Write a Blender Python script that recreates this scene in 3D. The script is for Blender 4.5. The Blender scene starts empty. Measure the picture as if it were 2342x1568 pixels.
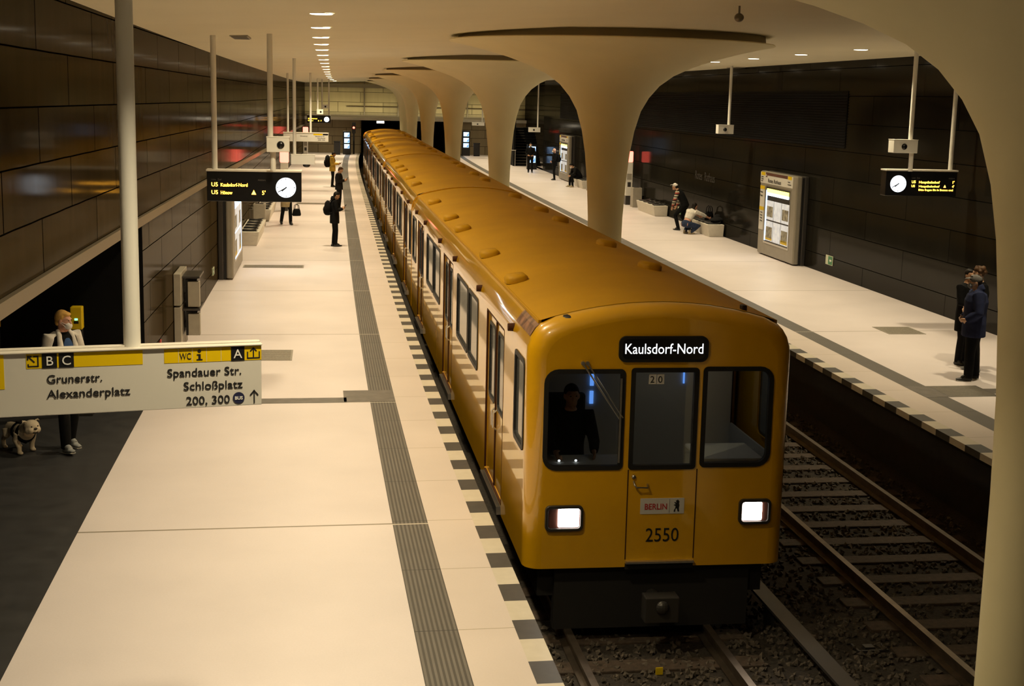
import bpy, bmesh, math, random
from mathutils import Vector, Matrix, Quaternion
from mathutils.geometry import tessellate_polygon
random.seed(7)
PI = math.pi
sc = bpy.context.scene
col = sc.collection

# ------------------------------------------------------------------ camera, light, exposure
F_PX, PITCH, YAW, ROLL, CAM_H = 3186.8, 0.1736, 0.1689, 0.0227, 4.29
cam_data = bpy.data.cameras.new('camera')
cam_data.sensor_width = 36.0
cam_data.lens = F_PX * 36.0 / 2342.0
cam_data.clip_end = 400
cam = bpy.data.objects.new('camera', cam_data)
col.objects.link(cam)
_fh = Vector((math.sin(YAW), math.cos(YAW), 0))
_R0 = Vector((math.cos(YAW), -math.sin(YAW), 0))
_F = _fh * math.cos(PITCH) + Vector((0, 0, -math.sin(PITCH)))
_U0 = _fh * math.sin(PITCH) + Vector((0, 0, math.cos(PITCH)))
_R = _R0 * math.cos(ROLL) + _U0 * math.sin(ROLL)
_U = -_R0 * math.sin(ROLL) + _U0 * math.cos(ROLL)
cam.matrix_world = Matrix(((_R.x, _U.x, -_F.x, 0), (_R.y, _U.y, -_F.y, 0), (_R.z, _U.z, -_F.z, CAM_H), (0, 0, 0, 1)))
sc.camera = cam
world = bpy.data.worlds.new('world')
sc.world = world
world.use_nodes = True
world.node_tree.nodes['Background'].inputs[0].default_value = (0.02, 0.015, 0.01, 1)
world.node_tree.nodes['Background'].inputs[1].default_value = 0.05
sc.view_settings.view_transform = 'Standard'
sc.view_settings.look = 'None'
sc.view_settings.exposure = 0.0
sc.view_settings.gamma = 1.0
sc.view_settings.use_curve_mapping = False
sc.cycles.use_denoising = True
sc.cycles.max_bounces = 6
sc.cycles.diffuse_bounces = 4
sc.cycles.glossy_bounces = 3
sc.cycles.adaptive_threshold = 0.045
sc.cycles.sample_clamp_indirect = 6.0
LAMP_W = 79.0                       # watts of every ceiling downlight
LAMP_COL = (1.0, 0.83, 0.53)

# ------------------------------------------------------------------ the curved station axis
E0 = 1.9975
def g(s):
    if s < 0: return 0.0
    if s > 106: return g(106) + (s - 106) * 0.06
    t = s / 50.0
    return 2.6986 * t * t - 1.6673 * t ** 3 + 0.3938 * t ** 4
def gang(s): return math.atan((g(s + .5) - g(s - .5)))
def W(lat, s, z=0.0): return Vector((E0 + lat + g(s), s, z))
def ceil_z(lat):
    P = [(-4.4, 5.11), (-1.7, 5.22), (2.0, 5.38), (11.6, 5.40)]
    if lat <= P[0][0]: return P[0][1]
    for (a, za), (b, zb) in zip(P, P[1:]):
        if lat <= b: return za + (zb - za) * (lat - a) / (b - a)
    return P[-1][1]

# ------------------------------------------------------------------ materials
MATS = {}
def mat(name, c, rough=0.5, metal=0.0, emit=None, es=0.0, spec=0.5, coat=0.0, var=0.0, vscale=6.0, bump=0.0, bscale=40.0, alpha=None):
    if name in MATS: return MATS[name]
    m = bpy.data.materials.new(name); m.use_nodes = True
    nt = m.node_tree; b = nt.nodes['Principled BSDF']
    b.inputs['Base Color'].default_value = (*c, 1)
    b.inputs['Roughness'].default_value = rough
    b.inputs['Metallic'].default_value = metal
    b.inputs['Specular IOR Level'].default_value = spec
    if coat:
        b.inputs['Coat Weight'].default_value = coat; b.inputs['Coat Roughness'].default_value = 0.04; b.inputs['Coat IOR'].default_value = 1.6
    if emit:
        b.inputs['Emission Color'].default_value = (*emit, 1); b.inputs['Emission Strength'].default_value = es
        m.cycles.emission_sampling = 'NONE'
    tc = nt.nodes.new('ShaderNodeTexCoord')
    if var:
        n = nt.nodes.new('ShaderNodeTexNoise'); n.inputs['Scale'].default_value = vscale; n.inputs['Detail'].default_value = 5
        nt.links.new(tc.outputs['Object'], n.inputs['Vector'])
        r = nt.nodes.new('ShaderNodeValToRGB')
        r.color_ramp.elements[0].position = .3; r.color_ramp.elements[1].position = .7
        r.color_ramp.elements[0].color = (*[x * (1 - var) for x in c], 1)
        r.color_ramp.elements[1].color = (*[min(1, x * (1 + var)) for x in c], 1)
        nt.links.new(n.outputs['Fac'], r.inputs['Fac']); nt.links.new(r.outputs['Color'], b.inputs['Base Color'])
    if bump:
        n2 = nt.nodes.new('ShaderNodeTexNoise'); n2.inputs['Scale'].default_value = bscale
        nt.links.new(tc.outputs['Object'], n2.inputs['Vector'])
        bp = nt.nodes.new('ShaderNodeBump'); bp.inputs['Strength'].default_value = bump; bp.inputs['Distance'].default_value = .01
        nt.links.new(n2.outputs['Fac'], bp.inputs['Height']); nt.links.new(bp.outputs['Normal'], b.inputs['Normal'])
    MATS[name] = m
    return m
def nodes_of(m):
    nt = m.node_tree
    return nt, nt.nodes['Principled BSDF'], nt.links.new
def math_node(nt, op, a, b=None):
    n = nt.nodes.new('ShaderNodeMath'); n.operation = op
    for i, v in enumerate((a, b)):
        if v is None: continue
        if isinstance(v, (int, float)): n.inputs[i].default_value = v
        else: nt.links.new(v, n.inputs[i])
    return n.outputs[0]
def mix_node(nt, fac, a, b):
    n = nt.nodes.new('ShaderNodeMix'); n.data_type = 'RGBA'
    for k, v in ((0, fac), (6, a), (7, b)):
        if isinstance(v, (int, float)): n.inputs[k].default_value = v
        elif isinstance(v, tuple): n.inputs[k].default_value = (*v, 1)
        else: nt.links.new(v, n.inputs[k])
    return n.outputs[2]

def uv_xy(nt):
    u = nt.nodes.new('ShaderNodeUVMap'); u.uv_map = 'UVMap'
    s = nt.nodes.new('ShaderNodeSeparateXYZ'); nt.links.new(u.outputs[0], s.inputs[0])
    return u.outputs[0], s.outputs[0], s.outputs[1]
def line_mask(nt, coord, period, phase, width):
    a = math_node(nt, 'SUBTRACT', coord, phase)
    f = math_node(nt, 'FLOORED_MODULO', a, period)
    return math_node(nt, 'LESS_THAN', f, width)

def floor_material(name, base, period, phase, width, jcol):
    m = mat(name, base, rough=.42, spec=.4); nt, b, lk = nodes_of(m)
    uv, x, y = uv_xy(nt)
    n = nt.nodes.new('ShaderNodeTexNoise'); n.inputs['Scale'].default_value = .9; n.inputs['Detail'].default_value = 6
    n2 = nt.nodes.new('ShaderNodeTexNoise'); n2.inputs['Scale'].default_value = 60; n2.inputs['Detail'].default_value = 2
    lk(uv, n.inputs['Vector']); lk(uv, n2.inputs['Vector'])
    c1 = mix_node(nt, n.outputs['Fac'], tuple(v * .88 for v in base), tuple(min(1, v * 1.08) for v in base))
    f2 = math_node(nt, 'MULTIPLY', n2.outputs['Fac'], .14)
    c2 = mix_node(nt, f2, c1, (.35, .3, .24))
    c3 = mix_node(nt, line_mask(nt, y, period, phase, width), c2, jcol)
    lk(c3, b.inputs['Base Color'])
    return m
def checker_material(name, phase):
    m = mat(name, (.7, .65, .55), rough=.45); nt, b, lk = nodes_of(m)
    uv, x, y = uv_xy(nt)
    k = line_mask(nt, y, .87, phase, .42)
    n = nt.nodes.new('ShaderNodeTexNoise'); n.inputs['Scale'].default_value = 9; lk(uv, n.inputs['Vector'])
    dark = mix_node(nt, n.outputs['Fac'], (.045, .045, .045), (.085, .08, .075))
    pale = mix_node(nt, n.outputs['Fac'], (.60, .54, .43), (.72, .66, .55))
    lk(mix_node(nt, k, pale, dark), b.inputs['Base Color'])
    return m
def tactile_material(name, lat0, lat1):
    m = mat(name, (.1, .09, .085), rough=.5); nt, b, lk = nodes_of(m)
    uv, x, y = uv_xy(nt)
    r = line_mask(nt, x, .04, 0.0, .02)
    n = nt.nodes.new('ShaderNodeTexNoise'); n.inputs['Scale'].default_value = 3; n.inputs['Detail'].default_value = 4; lk(uv, n.inputs['Vector'])
    c = mix_node(nt, n.outputs['Fac'], (.13, .12, .105), (.19, .175, .155))
    c = mix_node(nt, r, c, (.075, .068, .06))
    c = mix_node(nt, line_mask(nt, y, 1.5, 1.73, .012), c, (.03, .03, .03))
    c = mix_node(nt, line_mask(nt, y, 5.75, 13.62, .03), c, (.55, .5, .42))
    lk(c, b.inputs['Base Color'])
    bp = nt.nodes.new('ShaderNodeBump'); bp.inputs['Strength'].default_value = .5; bp.inputs['Distance'].default_value = .006
    lk(r, bp.inputs['Height']); lk(bp.outputs['Normal'], b.inputs['Normal'])
    return m
def wall_material(name, base, pw, ph, mortar, jcol, rough, var=.25, off=.5, gloss=(.03, .3)):
    m = mat(name, base, rough=.6, spec=.0); nt, b, lk = nodes_of(m)
    uv, x, y = uv_xy(nt)
    br = nt.nodes.new('ShaderNodeTexBrick'); br.offset = off
    br.inputs['Scale'].default_value = 1
    br.inputs['Brick Width'].default_value = pw; br.inputs['Row Height'].default_value = ph
    br.inputs['Mortar Size'].default_value = mortar; br.inputs['Mortar Smooth'].default_value = 0.1
    br.inputs['Color1'].default_value = (*[v * (1 - var) for v in base], 1)
    br.inputs['Color2'].default_value = (*[v * (1 + var) for v in base], 1)
    br.inputs['Mortar'].default_value = (*jcol, 1)
    lk(uv, br.inputs['Vector'])
    n = nt.nodes.new('ShaderNodeTexNoise'); n.inputs['Scale'].default_value = 2.2; n.inputs['Detail'].default_value = 5
    mp = nt.nodes.new('ShaderNodeMapping'); mp.inputs['Scale'].default_value = (1.6, .12, 1); lk(uv, mp.inputs[0]); lk(mp.outputs[0], n.inputs['Vector'])
    c = mix_node(nt, n.outputs['Fac'], tuple(v * .7 for v in base), tuple(v * 1.35 for v in base))
    mx = nt.nodes.new('ShaderNodeMix'); mx.data_type = 'RGBA'; mx.blend_type = 'MIX'; mx.inputs[0].default_value = .5
    lk(br.outputs['Color'], mx.inputs[6]); lk(c, mx.inputs[7])
    fin = mix_node(nt, br.outputs['Fac'], mx.outputs[2], jcol)
    lk(fin, b.inputs['Base Color'])
    b.inputs['Specular IOR Level'].default_value = 0.0
    gl = nt.nodes.new('ShaderNodeBsdfGlossy')
    rr = math_node(nt, 'MULTIPLY_ADD', n.outputs['Fac'], .08)
    rr.node.inputs[2].default_value = rough - .04
    lk(rr, gl.inputs['Roughness'])
    lw = nt.nodes.new('ShaderNodeLayerWeight'); lw.inputs[0].default_value = .5
    pw_ = math_node(nt, 'POWER', lw.outputs['Facing'], 12.0)
    fac = math_node(nt, 'MULTIPLY_ADD', pw_, gloss[1]); fac.node.inputs[2].default_value = gloss[0]
    keep = math_node(nt, 'SUBTRACT', 1.0, br.outputs['Fac'])
    fac2 = math_node(nt, 'MULTIPLY', fac, keep)
    mxs = nt.nodes.new('ShaderNodeMixShader'); lk(fac2, mxs.inputs[0]); lk(b.outputs[0], mxs.inputs[1]); lk(gl.outputs[0], mxs.inputs[2])
    lk(mxs.outputs[0], nt.nodes['Material Output'].inputs[0])
    return m

M = dict(
    floor=floor_material('terrazzo_floor', (.80, .73, .73), 5.75, 13.64, .035, (.30, .26, .21)),
    edge_slab=floor_material('edge_slab', (.76, .67, .62), 1.5, 10.73, .014, (.45, .38, .29)),
    check_l=checker_material('edge_tiles_left', 16.99 - .42),
    check_r=checker_material('edge_tiles_right', 22.90),
    tact_l=tactile_material('guide_strip_left', -1.02, -.67),
    grey_band=mat('grey_stone', (.15, .135, .12), .5, var=.2),
    drain=mat('drain_metal', (.30, .27, .22), .5, metal=.0, var=.2, vscale=30),
    wall_l=wall_material('bronze_panels', (.042, .030, .014), 3.1, 1.0, .016, (.003, .002, .001), .09, gloss=(.038, .32)),
    wall_r=wall_material('dark_panels', (.0125, .0112, .0085), 4.6, .68, .009, (.003, .003, .002), .10, gloss=(.045, .3)),
    wall_end=wall_material('end_panels', (.30, .245, .155), 2.1, .62, .015, (.04, .03, .02), .45),
    wall_up=wall_material('upper_panels', (.44, .38, .22), 3.4, .75, .015, (.06, .05, .03), .4),
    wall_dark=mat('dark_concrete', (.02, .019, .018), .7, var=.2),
    near_wall=mat('near_wall', (.16, .15, .13), .7, var=.2),
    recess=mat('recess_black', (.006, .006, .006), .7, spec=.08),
    recess_floor=mat('recess_floor', (.032, .032, .034), .5, var=.25, vscale=4),
    ceiling=mat('ceiling_plaster', (.86, .79, .57), .8, var=.03, vscale=.5),
    column=mat('column_concrete', (.93, .83, .51), .75, var=.03, vscale=1.2),
    gap=mat('shadow_gap', (.36, .30, .20), .8),
    ledge=mat('ledge_metal', (.20, .17, .12), .4, metal=.3),
    white=mat('white_enamel', (.78, .76, .70), .35),
    sign=mat('sign_white', (.62, .60, .55), .4),
    signtop=mat('sign_top', (.72, .68, .60), .4),
    yellow=mat('sign_yellow', (.72, .50, .0), .4),
    black=mat('black_plastic', (.010, .010, .011), .4),
    ink=mat('ink_black', (.012, .012, .014), .5),
    inkblue=mat('ink_navy', (.015, .018, .06), .5),
    whitetext=mat('white_lettering', (.8, .8, .78), .5),
    dispbody=mat('display_black', (.008, .008, .009), .25),
    greytext=mat('grey_lettering', (.10, .09, .085), .5),
    faint=mat('faint_lettering', (.028, .025, .021), .6),
    led=mat('amber_led', (.3, .1, .0), .5, emit=(1.0, .42, .03), es=15.0),
    clock=mat('clock_face', (.8, .85, .9), .4, emit=(.78, .88, 1.0), es=2.6),
    lampface=mat('lamp_glow', (1, .95, .85), .4, emit=(1.0, .86, .62), es=9.0),
    chrome=mat('brushed_steel', (.62, .60, .56), .3, metal=.9, var=.08, vscale=25),
    darksteel=mat('dark_steel', (.07, .065, .06), .4, metal=.6),
    railtop=mat('rail_steel', (.20, .16, .12), .32, metal=.85, var=.2, vscale=8),
    wood=mat('sleeper_wood', (.060, .040, .026), .8, var=.35, vscale=14, bump=.5, bscale=60),
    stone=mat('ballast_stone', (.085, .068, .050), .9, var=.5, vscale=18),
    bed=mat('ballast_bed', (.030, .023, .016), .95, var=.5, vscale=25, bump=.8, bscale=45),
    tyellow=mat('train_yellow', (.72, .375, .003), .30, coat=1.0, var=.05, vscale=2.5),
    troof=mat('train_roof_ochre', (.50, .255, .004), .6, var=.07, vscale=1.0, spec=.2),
    tdark=mat('underframe_black', (.012, .011, .010), .7),
    rubber=mat('window_rubber', (.010, .010, .010), .5),
    sideglass=mat('side_glass', (.10, .105, .10), .04, spec=.9),
    doorseal=mat('door_seal_brown', (.055, .018, .006), .75, spec=.2),
    benchw=mat('bench_stone', (.70, .66, .57), .55, var=.05, vscale=10),
    seatpad=mat('seat_black', (.012, .012, .012), .45),
    slab=mat('grey_stone_slab', (.36, .33, .27), .5, var=.08),
    mach=mat('machine_grey', (.30, .275, .225), .42, metal=.25, var=.05),
    red=mat('red_glow', (.8, .05, .03), .4, emit=(1.0, .12, .08), es=6.0),
    redlens=mat('red_lens', (.8, .05, .03), .4, emit=(1.0, .05, .03), es=18.0),
    screen=mat('screen_blue', (.3, .5, .8), .3, emit=(.42, .66, 1.0), es=2.2),
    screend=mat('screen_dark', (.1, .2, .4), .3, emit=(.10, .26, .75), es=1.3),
    tube=mat('tube_light', (1, 1, .95), .4, emit=(.86, .95, 1.0), es=4.0),
    tubeyellow=mat('yellow_light', (.9, .8, .2), .4, emit=(1.0, .86, .16), es=3.0),
    poster=mat('poster_paper', (.62, .64, .66), .5, var=.25, vscale=6, emit=(.8, .88, 1.0), es=.28),  # faint glow in the paper stands in for light from the case tube
    posterpic=mat('poster_picture', (.28, .26, .20), .5, var=.7, vscale=9),
    brown=mat('u_brown', (.10, .035, .022), .45),
    green=mat('exit_green', (.02, .20, .07), .4),
    greenpale=mat('exit_pale', (.55, .58, .42), .4),
    validator=mat('validator_yellow', (.75, .52, .01), .35),
    greenled=mat('green_led', (.2, .8, .4), .4, emit=(.25, 1.0, .55), es=2.0),
    headlamp=mat('headlamp_glow', (1, 1, 1), .3, emit=(1.0, .93, .86), es=14.0),
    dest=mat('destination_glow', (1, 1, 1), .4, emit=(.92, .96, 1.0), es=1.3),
    plaque=mat('plaque_white', (.62, .60, .56), .4),
    berlinred=mat('berlin_red', (.45, .03, .03), .5),
    graffiti=mat('roof_band_scuff', (.22, .11, .06), .4, var=.7, vscale=9),
    seat=mat('cab_grey', (.55, .55, .52), .6),
)
# clear windscreen glass: transparent, with a fresnel mirror
def glass_material():
    m = bpy.data.materials.new('windscreen_glass'); m.use_nodes = True
    nt = m.node_tree; nt.nodes.clear()
    o = nt.nodes.new('ShaderNodeOutputMaterial'); mx = nt.nodes.new('ShaderNodeMixShader')
    t = nt.nodes.new('ShaderNodeBsdfTransparent'); t.inputs[0].default_value = (.85, .88, .86, 1)
    gl = nt.nodes.new('ShaderNodeBsdfGlossy'); gl.inputs['Roughness'].default_value = .02
    fr = nt.nodes.new('ShaderNodeFresnel'); fr.inputs[0].default_value = 1.6
    nt.links.new(fr.outputs[0], mx.inputs[0]); nt.links.new(t.outputs[0], mx.inputs[1]); nt.links.new(gl.outputs[0], mx.inputs[2])
    nt.links.new(mx.outputs[0], o.inputs[0])
    return m
M['glass'] = glass_material()

# ------------------------------------------------------------------ mesh helpers
class MB:
    def __init__(s): s.bm = bmesh.new(); s.uv = s.bm.loops.layers.uv.new('UVMap'); s.mi = 0
    def face(s, vs, uvs=None):
        try: f = s.bm.faces.new(vs)
        except ValueError: return None
        f.material_index = s.mi
        if uvs:
            for l, u in zip(f.loops, uvs): l[s.uv].uv = u
        return f
    def v(s, p): return s.bm.verts.new(p)
    def box(s, x0, x1, y0, y1, z0, z1, T=None):
        c = [Vector((x, y, z)) for z in (z0, z1) for y in (y0, y1) for x in (x0, x1)]
        if T is not None: c = [T @ p for p in c]
        v = [s.v(p) for p in c]
        for q in ((0, 2, 3, 1), (4, 5, 7, 6), (0, 1, 5, 4), (2, 6, 7, 3), (0, 4, 6, 2), (1, 3, 7, 5)): s.face([v[i] for i in q])
        return s
    def loft(s, pts, rad, xaxis=Vector((1, 0, 0)), n=12, cap=True):
        pts = [Vector(p) for p in pts]; rings = []
        for i, p in enumerate(pts):
            t = (pts[min(i + 1, len(pts) - 1)] - pts[max(i - 1, 0)]).normalized()
            xa = Vector(xaxis) - t * Vector(xaxis).dot(t)
            if xa.length < .15: xa = Vector((0, 1, 0)) - t * t.y
            xa.normalize(); ya = t.cross(xa)
            r = rad[i]; rx, ry = r if isinstance(r, (tuple, list)) else (r, r)
            rings.append([s.v(p + xa * rx * math.cos(2 * PI * k / n) + ya * ry * math.sin(2 * PI * k / n)) for k in range(n)])
        for a, b in zip(rings, rings[1:]):
            for k in range(n): s.face([a[k], a[(k + 1) % n], b[(k + 1) % n], b[k]])
        if cap:
            s.face(list(reversed(rings[0]))); s.face(rings[-1])
        return s
    def ell(s, c, r, n=14, m=9, R=None):
        c = Vector(c); R = R or Matrix.Identity(3)
        top = s.v(c + R @ Vector((0, 0, r[2]))); bot = s.v(c - R @ Vector((0, 0, r[2]))); rings = []
        for j in range(1, m):
            a = PI * j / m
            rings.append([s.v(c + R @ Vector((r[0] * math.sin(a) * math.cos(2 * PI * k / n), r[1] * math.sin(a) * math.sin(2 * PI * k / n), r[2] * math.cos(a)))) for k in range(n)])
        for k in range(n):
            s.face([top, rings[0][k], rings[0][(k + 1) % n]]); s.face([bot, rings[-1][(k + 1) % n], rings[-1][k]])
        for a, b in zip(rings, rings[1:]):
            for k in range(n): s.face([a[k], b[k], b[(k + 1) % n], a[(k + 1) % n]])
        return s
    def lathe(s, prof, c=(0, 0, 0), n=48, cap=False):
        c = Vector(c); rings = []
        for r, z in prof: rings.append([s.v(c + Vector((r * math.cos(2 * PI * k / n), r * math.sin(2 * PI * k / n), z))) for k in range(n)])
        for a, b in zip(rings, rings[1:]):
            for k in range(n): s.face([a[k], a[(k + 1) % n], b[(k + 1) % n], b[k]])
        if cap: s.face(list(reversed(rings[0]))); s.face(rings[-1])
        return s
    def prism(s, poly, fn, d0, d1):
        """poly of 2D points extruded between depths d0, d1; fn(a, b, d) -> 3D"""
        A = [s.v(fn(a, b, d0)) for a, b in poly]; B = [s.v(fn(a, b, d1)) for a, b in poly]; n = len(poly)
        s.face(list(reversed(A))); s.face(B)
        for k in range(n): s.face([A[k], A[(k + 1) % n], B[(k + 1) % n], B[k]])
        return s
    def panel(s, outer, holes, fn, rim=None):
        """flat panel with holes; rim = depth of the reveal around each hole"""
        loops = [outer] + holes
        tri = tessellate_polygon([[Vector((a, b, 0)) for a, b in lp] for lp in loops])
        flat = [p for lp in loops for p in lp]
        vs = [s.v(fn(a, b, 0)) for a, b in flat]
        for t in tri: s.face([vs[i] for i in t])
        if rim:
            for lp in holes:
                A = [s.v(fn(a, b, 0)) for a, b in lp]; B = [s.v(fn(a, b, rim)) for a, b in lp]
                for k in range(len(lp)): s.face([A[k], A[(k + 1) % len(lp)], B[(k + 1) % len(lp)], B[k]])
        return s
    def ring(s, outer, inner, fn, d0, d1):
        n = len(outer)
        q = [[s.v(fn(a, b, d)) for a, b in lp] for lp in (outer, inner) for d in (d0, d1)]
        oa, ob, ia, ib = q
        for k in range(n):
            j = (k + 1) % n
            s.face([oa[k], oa[j], ia[j], ia[k]]); s.face([ob[k], ib[k], ib[j], ob[j]])
            s.face([oa[k], ob[k], ob[j], oa[j]]); s.face([ia[k], ia[j], ib[j], ib[k]])
        return s
    def strip(s, prof, s0, s1, step=1.5, uvf=None, fn=None):
        """profile of (lat, z) swept along the station axis; uv = (lat, s)"""
        n = max(1, int(math.ceil((s1 - s0) / step))); fn = fn or W
        ss = [s0 + (s1 - s0) * i / n for i in range(n + 1)]
        rows = [[s.v(fn(a, t, z)) for a, z in prof] for t in ss]
        uvf = uvf or (lambda a, z, t: (a, t))
        for i in range(n):
            for k in range(len(prof) - 1):
                q = [(prof[k], ss[i]), (prof[k + 1], ss[i]), (prof[k + 1], ss[i + 1]), (prof[k], ss[i + 1])]
                s.face([rows[i][k], rows[i][k + 1], rows[i + 1][k + 1], rows[i + 1][k]], [uvf(a, z, t) for (a, z), t in q])
        return s
    def obj(s, name, m, parent=None, smooth=False, bevel=0.0, remesh=0.0, recalc=True, auto=None):
        if recalc: bmesh.ops.recalc_face_normals(s.bm, faces=s.bm.faces)
        me = bpy.data.meshes.new(name); s.bm.to_mesh(me); s.bm.free()
        for mm in (m if isinstance(m, (list, tuple)) else [m]): me.materials.append(M[mm] if isinstance(mm, str) else mm)
        o = bpy.data.objects.new(name, me); col.objects.link(o)
        if parent: o.parent = parent
        if remesh:
            r = o.modifiers.new('remesh', 'REMESH'); r.mode = 'VOXEL'; r.voxel_size = remesh; r.use_smooth_shade = True
            sm = o.modifiers.new('smooth', 'SMOOTH'); sm.factor = .5; sm.iterations = 3
        if bevel:
            b = o.modifiers.new('bevel', 'BEVEL'); b.width = bevel; b.segments = 2; b.limit_method = 'ANGLE'
        if smooth:
            for p in me.polygons: p.use_smooth = True
        if auto:
            for p in me.polygons: p.use_smooth = True
            me.set_sharp_from_angle(angle=math.radians(auto))
        return o

def tag(o, label, cat, group=None, kind=None):
    o['label'] = label; o['category'] = cat
    if group: o['group'] = group
    if kind: o['kind'] = kind
    return o
def thing(name, label, cat, loc=(0, 0, 0), rotz=0, group=None):
    o = bpy.data.objects.new(name, None); col.objects.link(o); o.empty_display_size = .2
    o.location = loc; o.rotation_euler = (0, 0, rotz)
    return tag(o, label, cat, group)
def at(name, label, cat, lat, s, z=0.0, group=None, turn=0.0):
    return thing(name, label, cat, W(lat, s, z), -gang(s) + turn, group)
def struct(name, mb, m, **k):
    o = mb.obj(name, m, **k); o['kind'] = 'structure'; return o
def copy_tree(o, parent=None):
    c = o.copy(); col.objects.link(c)
    if parent: c.parent = parent
    for ch in [x for x in KIDS.get(o.name, [])]: copy_tree(ch, c)
    return c
KIDS = {}
def index_kids():
    KIDS.clear()
    for o in bpy.data.objects:
        if o.parent: KIDS.setdefault(o.parent.name, []).append(o)
ROT_CAM = Matrix.Rotation(PI / 2, 4, 'X')                                  # text that faces -Y
ROT_TRACKR = Matrix.Rotation(-PI / 2, 4, 'Z') @ Matrix.Rotation(PI / 2, 4, 'X')  # faces -X
ROT_TRACKL = Matrix.Rotation(PI / 2, 4, 'Z') @ Matrix.Rotation(PI / 2, 4, 'X')   # faces +X
def text(body, size, loc, m, parent, name='lettering', rot=ROT_CAM, align='LEFT', width=None, bold=0.0):
    cu = bpy.data.curves.new(name, 'FONT'); cu.body = body; cu.size = size; cu.align_x = align; cu.align_y = 'BOTTOM_BASELINE'
    cu.extrude = .0012; cu.resolution_u = 3; cu.offset = bold
    o = bpy.data.objects.new(name, cu); col.objects.link(o)
    bpy.context.view_layer.update()
    me = bpy.data.meshes.new_from_object(o.evaluated_get(bpy.context.evaluated_depsgraph_get()))
    bpy.data.objects.remove(o)
    if width:
        xs = [v.co.x for v in me.vertices]
        if xs:
            k = width / max(1e-6, max(xs) - min(xs))
            for v in me.vertices: v.co.x *= k
    me.transform(Matrix.Translation(Vector(loc)) @ rot)
    me.materials.clear(); me.materials.append(M[m])
    o = bpy.data.objects.new(name, me); col.objects.link(o)
    if parent: o.parent = parent
    return o
def rrect(x0, x1, z0, z1, r, n=5):
    """rounded rectangle; r = radius or four radii (bl, br, tr, tl)"""
    rr = (r,) * 4 if isinstance(r, (int, float)) else r
    out = []
    for (cx, cz, a0, q) in ((x0, z0, PI, rr[0]), (x1, z0, 1.5 * PI, rr[1]), (x1, z1, 0, rr[2]), (x0, z1, .5 * PI, rr[3])):
        sx = 1 if cx == x0 else -1; sz = 1 if cz == z0 else -1
        for k in range(n + 1):
            a = a0 + .5 * PI * k / n
            out.append((cx + sx * q + q * math.cos(a), cz + sz * q + q * math.sin(a)))
    return out
ORD = 'first second third fourth fifth sixth seventh eighth ninth tenth eleventh twelfth thirteenth fourteenth fifteenth sixteenth seventeenth eighteenth nineteenth twentieth'.split()
TENS = {2: 'twenty', 3: 'thirty', 4: 'forty'}
def ordinal(i):
    if i < 20: return ORD[i]
    t, u = divmod(i + 1, 10)
    return {2: 'twentieth', 3: 'thirtieth', 4: 'fortieth'}[t] if u == 0 else TENS[t] + '-' + ORD[u - 1]

# ================================================================== THE SETTING
S_NEAR, S_END = -2.0, 106.0
WL, WR = -4.12, 11.2                 # lateral position of both side walls
RE = 6.55                            # right platform edge
OPEN0, OPEN1, OPENZ = 4.0, 19.4, 2.6 # the lobby opening in the left wall

mb = MB().strip([(WL, 0), (-1.03, 0)], S_NEAR, S_END); struct('floor', mb, 'floor')
mb = MB().strip([(7.66, 0), (WR + .3, 0)], S_NEAR, S_END); struct('floor_right', mb, 'floor')
mb = MB().strip([(-1.03, 0), (-.67, 0)], S_NEAR, S_END); struct('trim_1', mb, 'tact_l')
mb = MB().strip([(7.30, 0), (7.66, 0)], S_NEAR, S_END); struct('trim_2', mb, 'tact_l')
mb = MB().strip([(-.67, 0), (-.2, 0)], S_NEAR, S_END); struct('trim_3', mb, 'edge_slab')
mb = MB().strip([(6.77, 0), (7.30, 0)], S_NEAR, S_END); struct('trim_4', mb, 'edge_slab')
mb = MB().strip([(-.2, 0), (0, 0), (0, -.09)], S_NEAR, S_END); struct('trim_5', mb, 'check_l')
mb = MB().strip([(RE, -.09), (RE, 0), (6.77, 0)], S_NEAR, S_END); struct('trim_6', mb, 'check_r')
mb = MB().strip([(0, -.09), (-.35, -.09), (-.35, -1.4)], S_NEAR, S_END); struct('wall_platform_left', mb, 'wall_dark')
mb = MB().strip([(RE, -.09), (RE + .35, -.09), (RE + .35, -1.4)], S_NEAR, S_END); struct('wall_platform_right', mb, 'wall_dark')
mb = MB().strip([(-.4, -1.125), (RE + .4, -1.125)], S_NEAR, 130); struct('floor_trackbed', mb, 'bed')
# grey stone bands with the ribbed crossing fields in the guide strips
mb = MB()
for lat0, lat1, s0, s1 in ((WL, -1.36, 19.40, 19.72), (-1.40, -.67, 19.43, 20.2), (8.5, WR, 19.40, 19.75), (7.30, 8.5, 19.2, 20.0)):
    mb.strip([(lat0, .003), (lat1, .003)], s0, s1)
struct('trim_7', mb, 'grey_band')
mb = MB()
for k in range(14): mb.strip([(7.70, .006), (8.45, .006)], 19.24 + k * .055, 19.262 + k * .055)
struct('trim_8', mb, 'drain')

ced = [(-4.4, 5.11), (-1.7, 5.22), (2.0, 5.38), (11.6, 5.40)]
mb = MB().strip(list(reversed(ced)), S_NEAR, S_END + 3); struct('ceiling', mb, 'ceiling')

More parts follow.
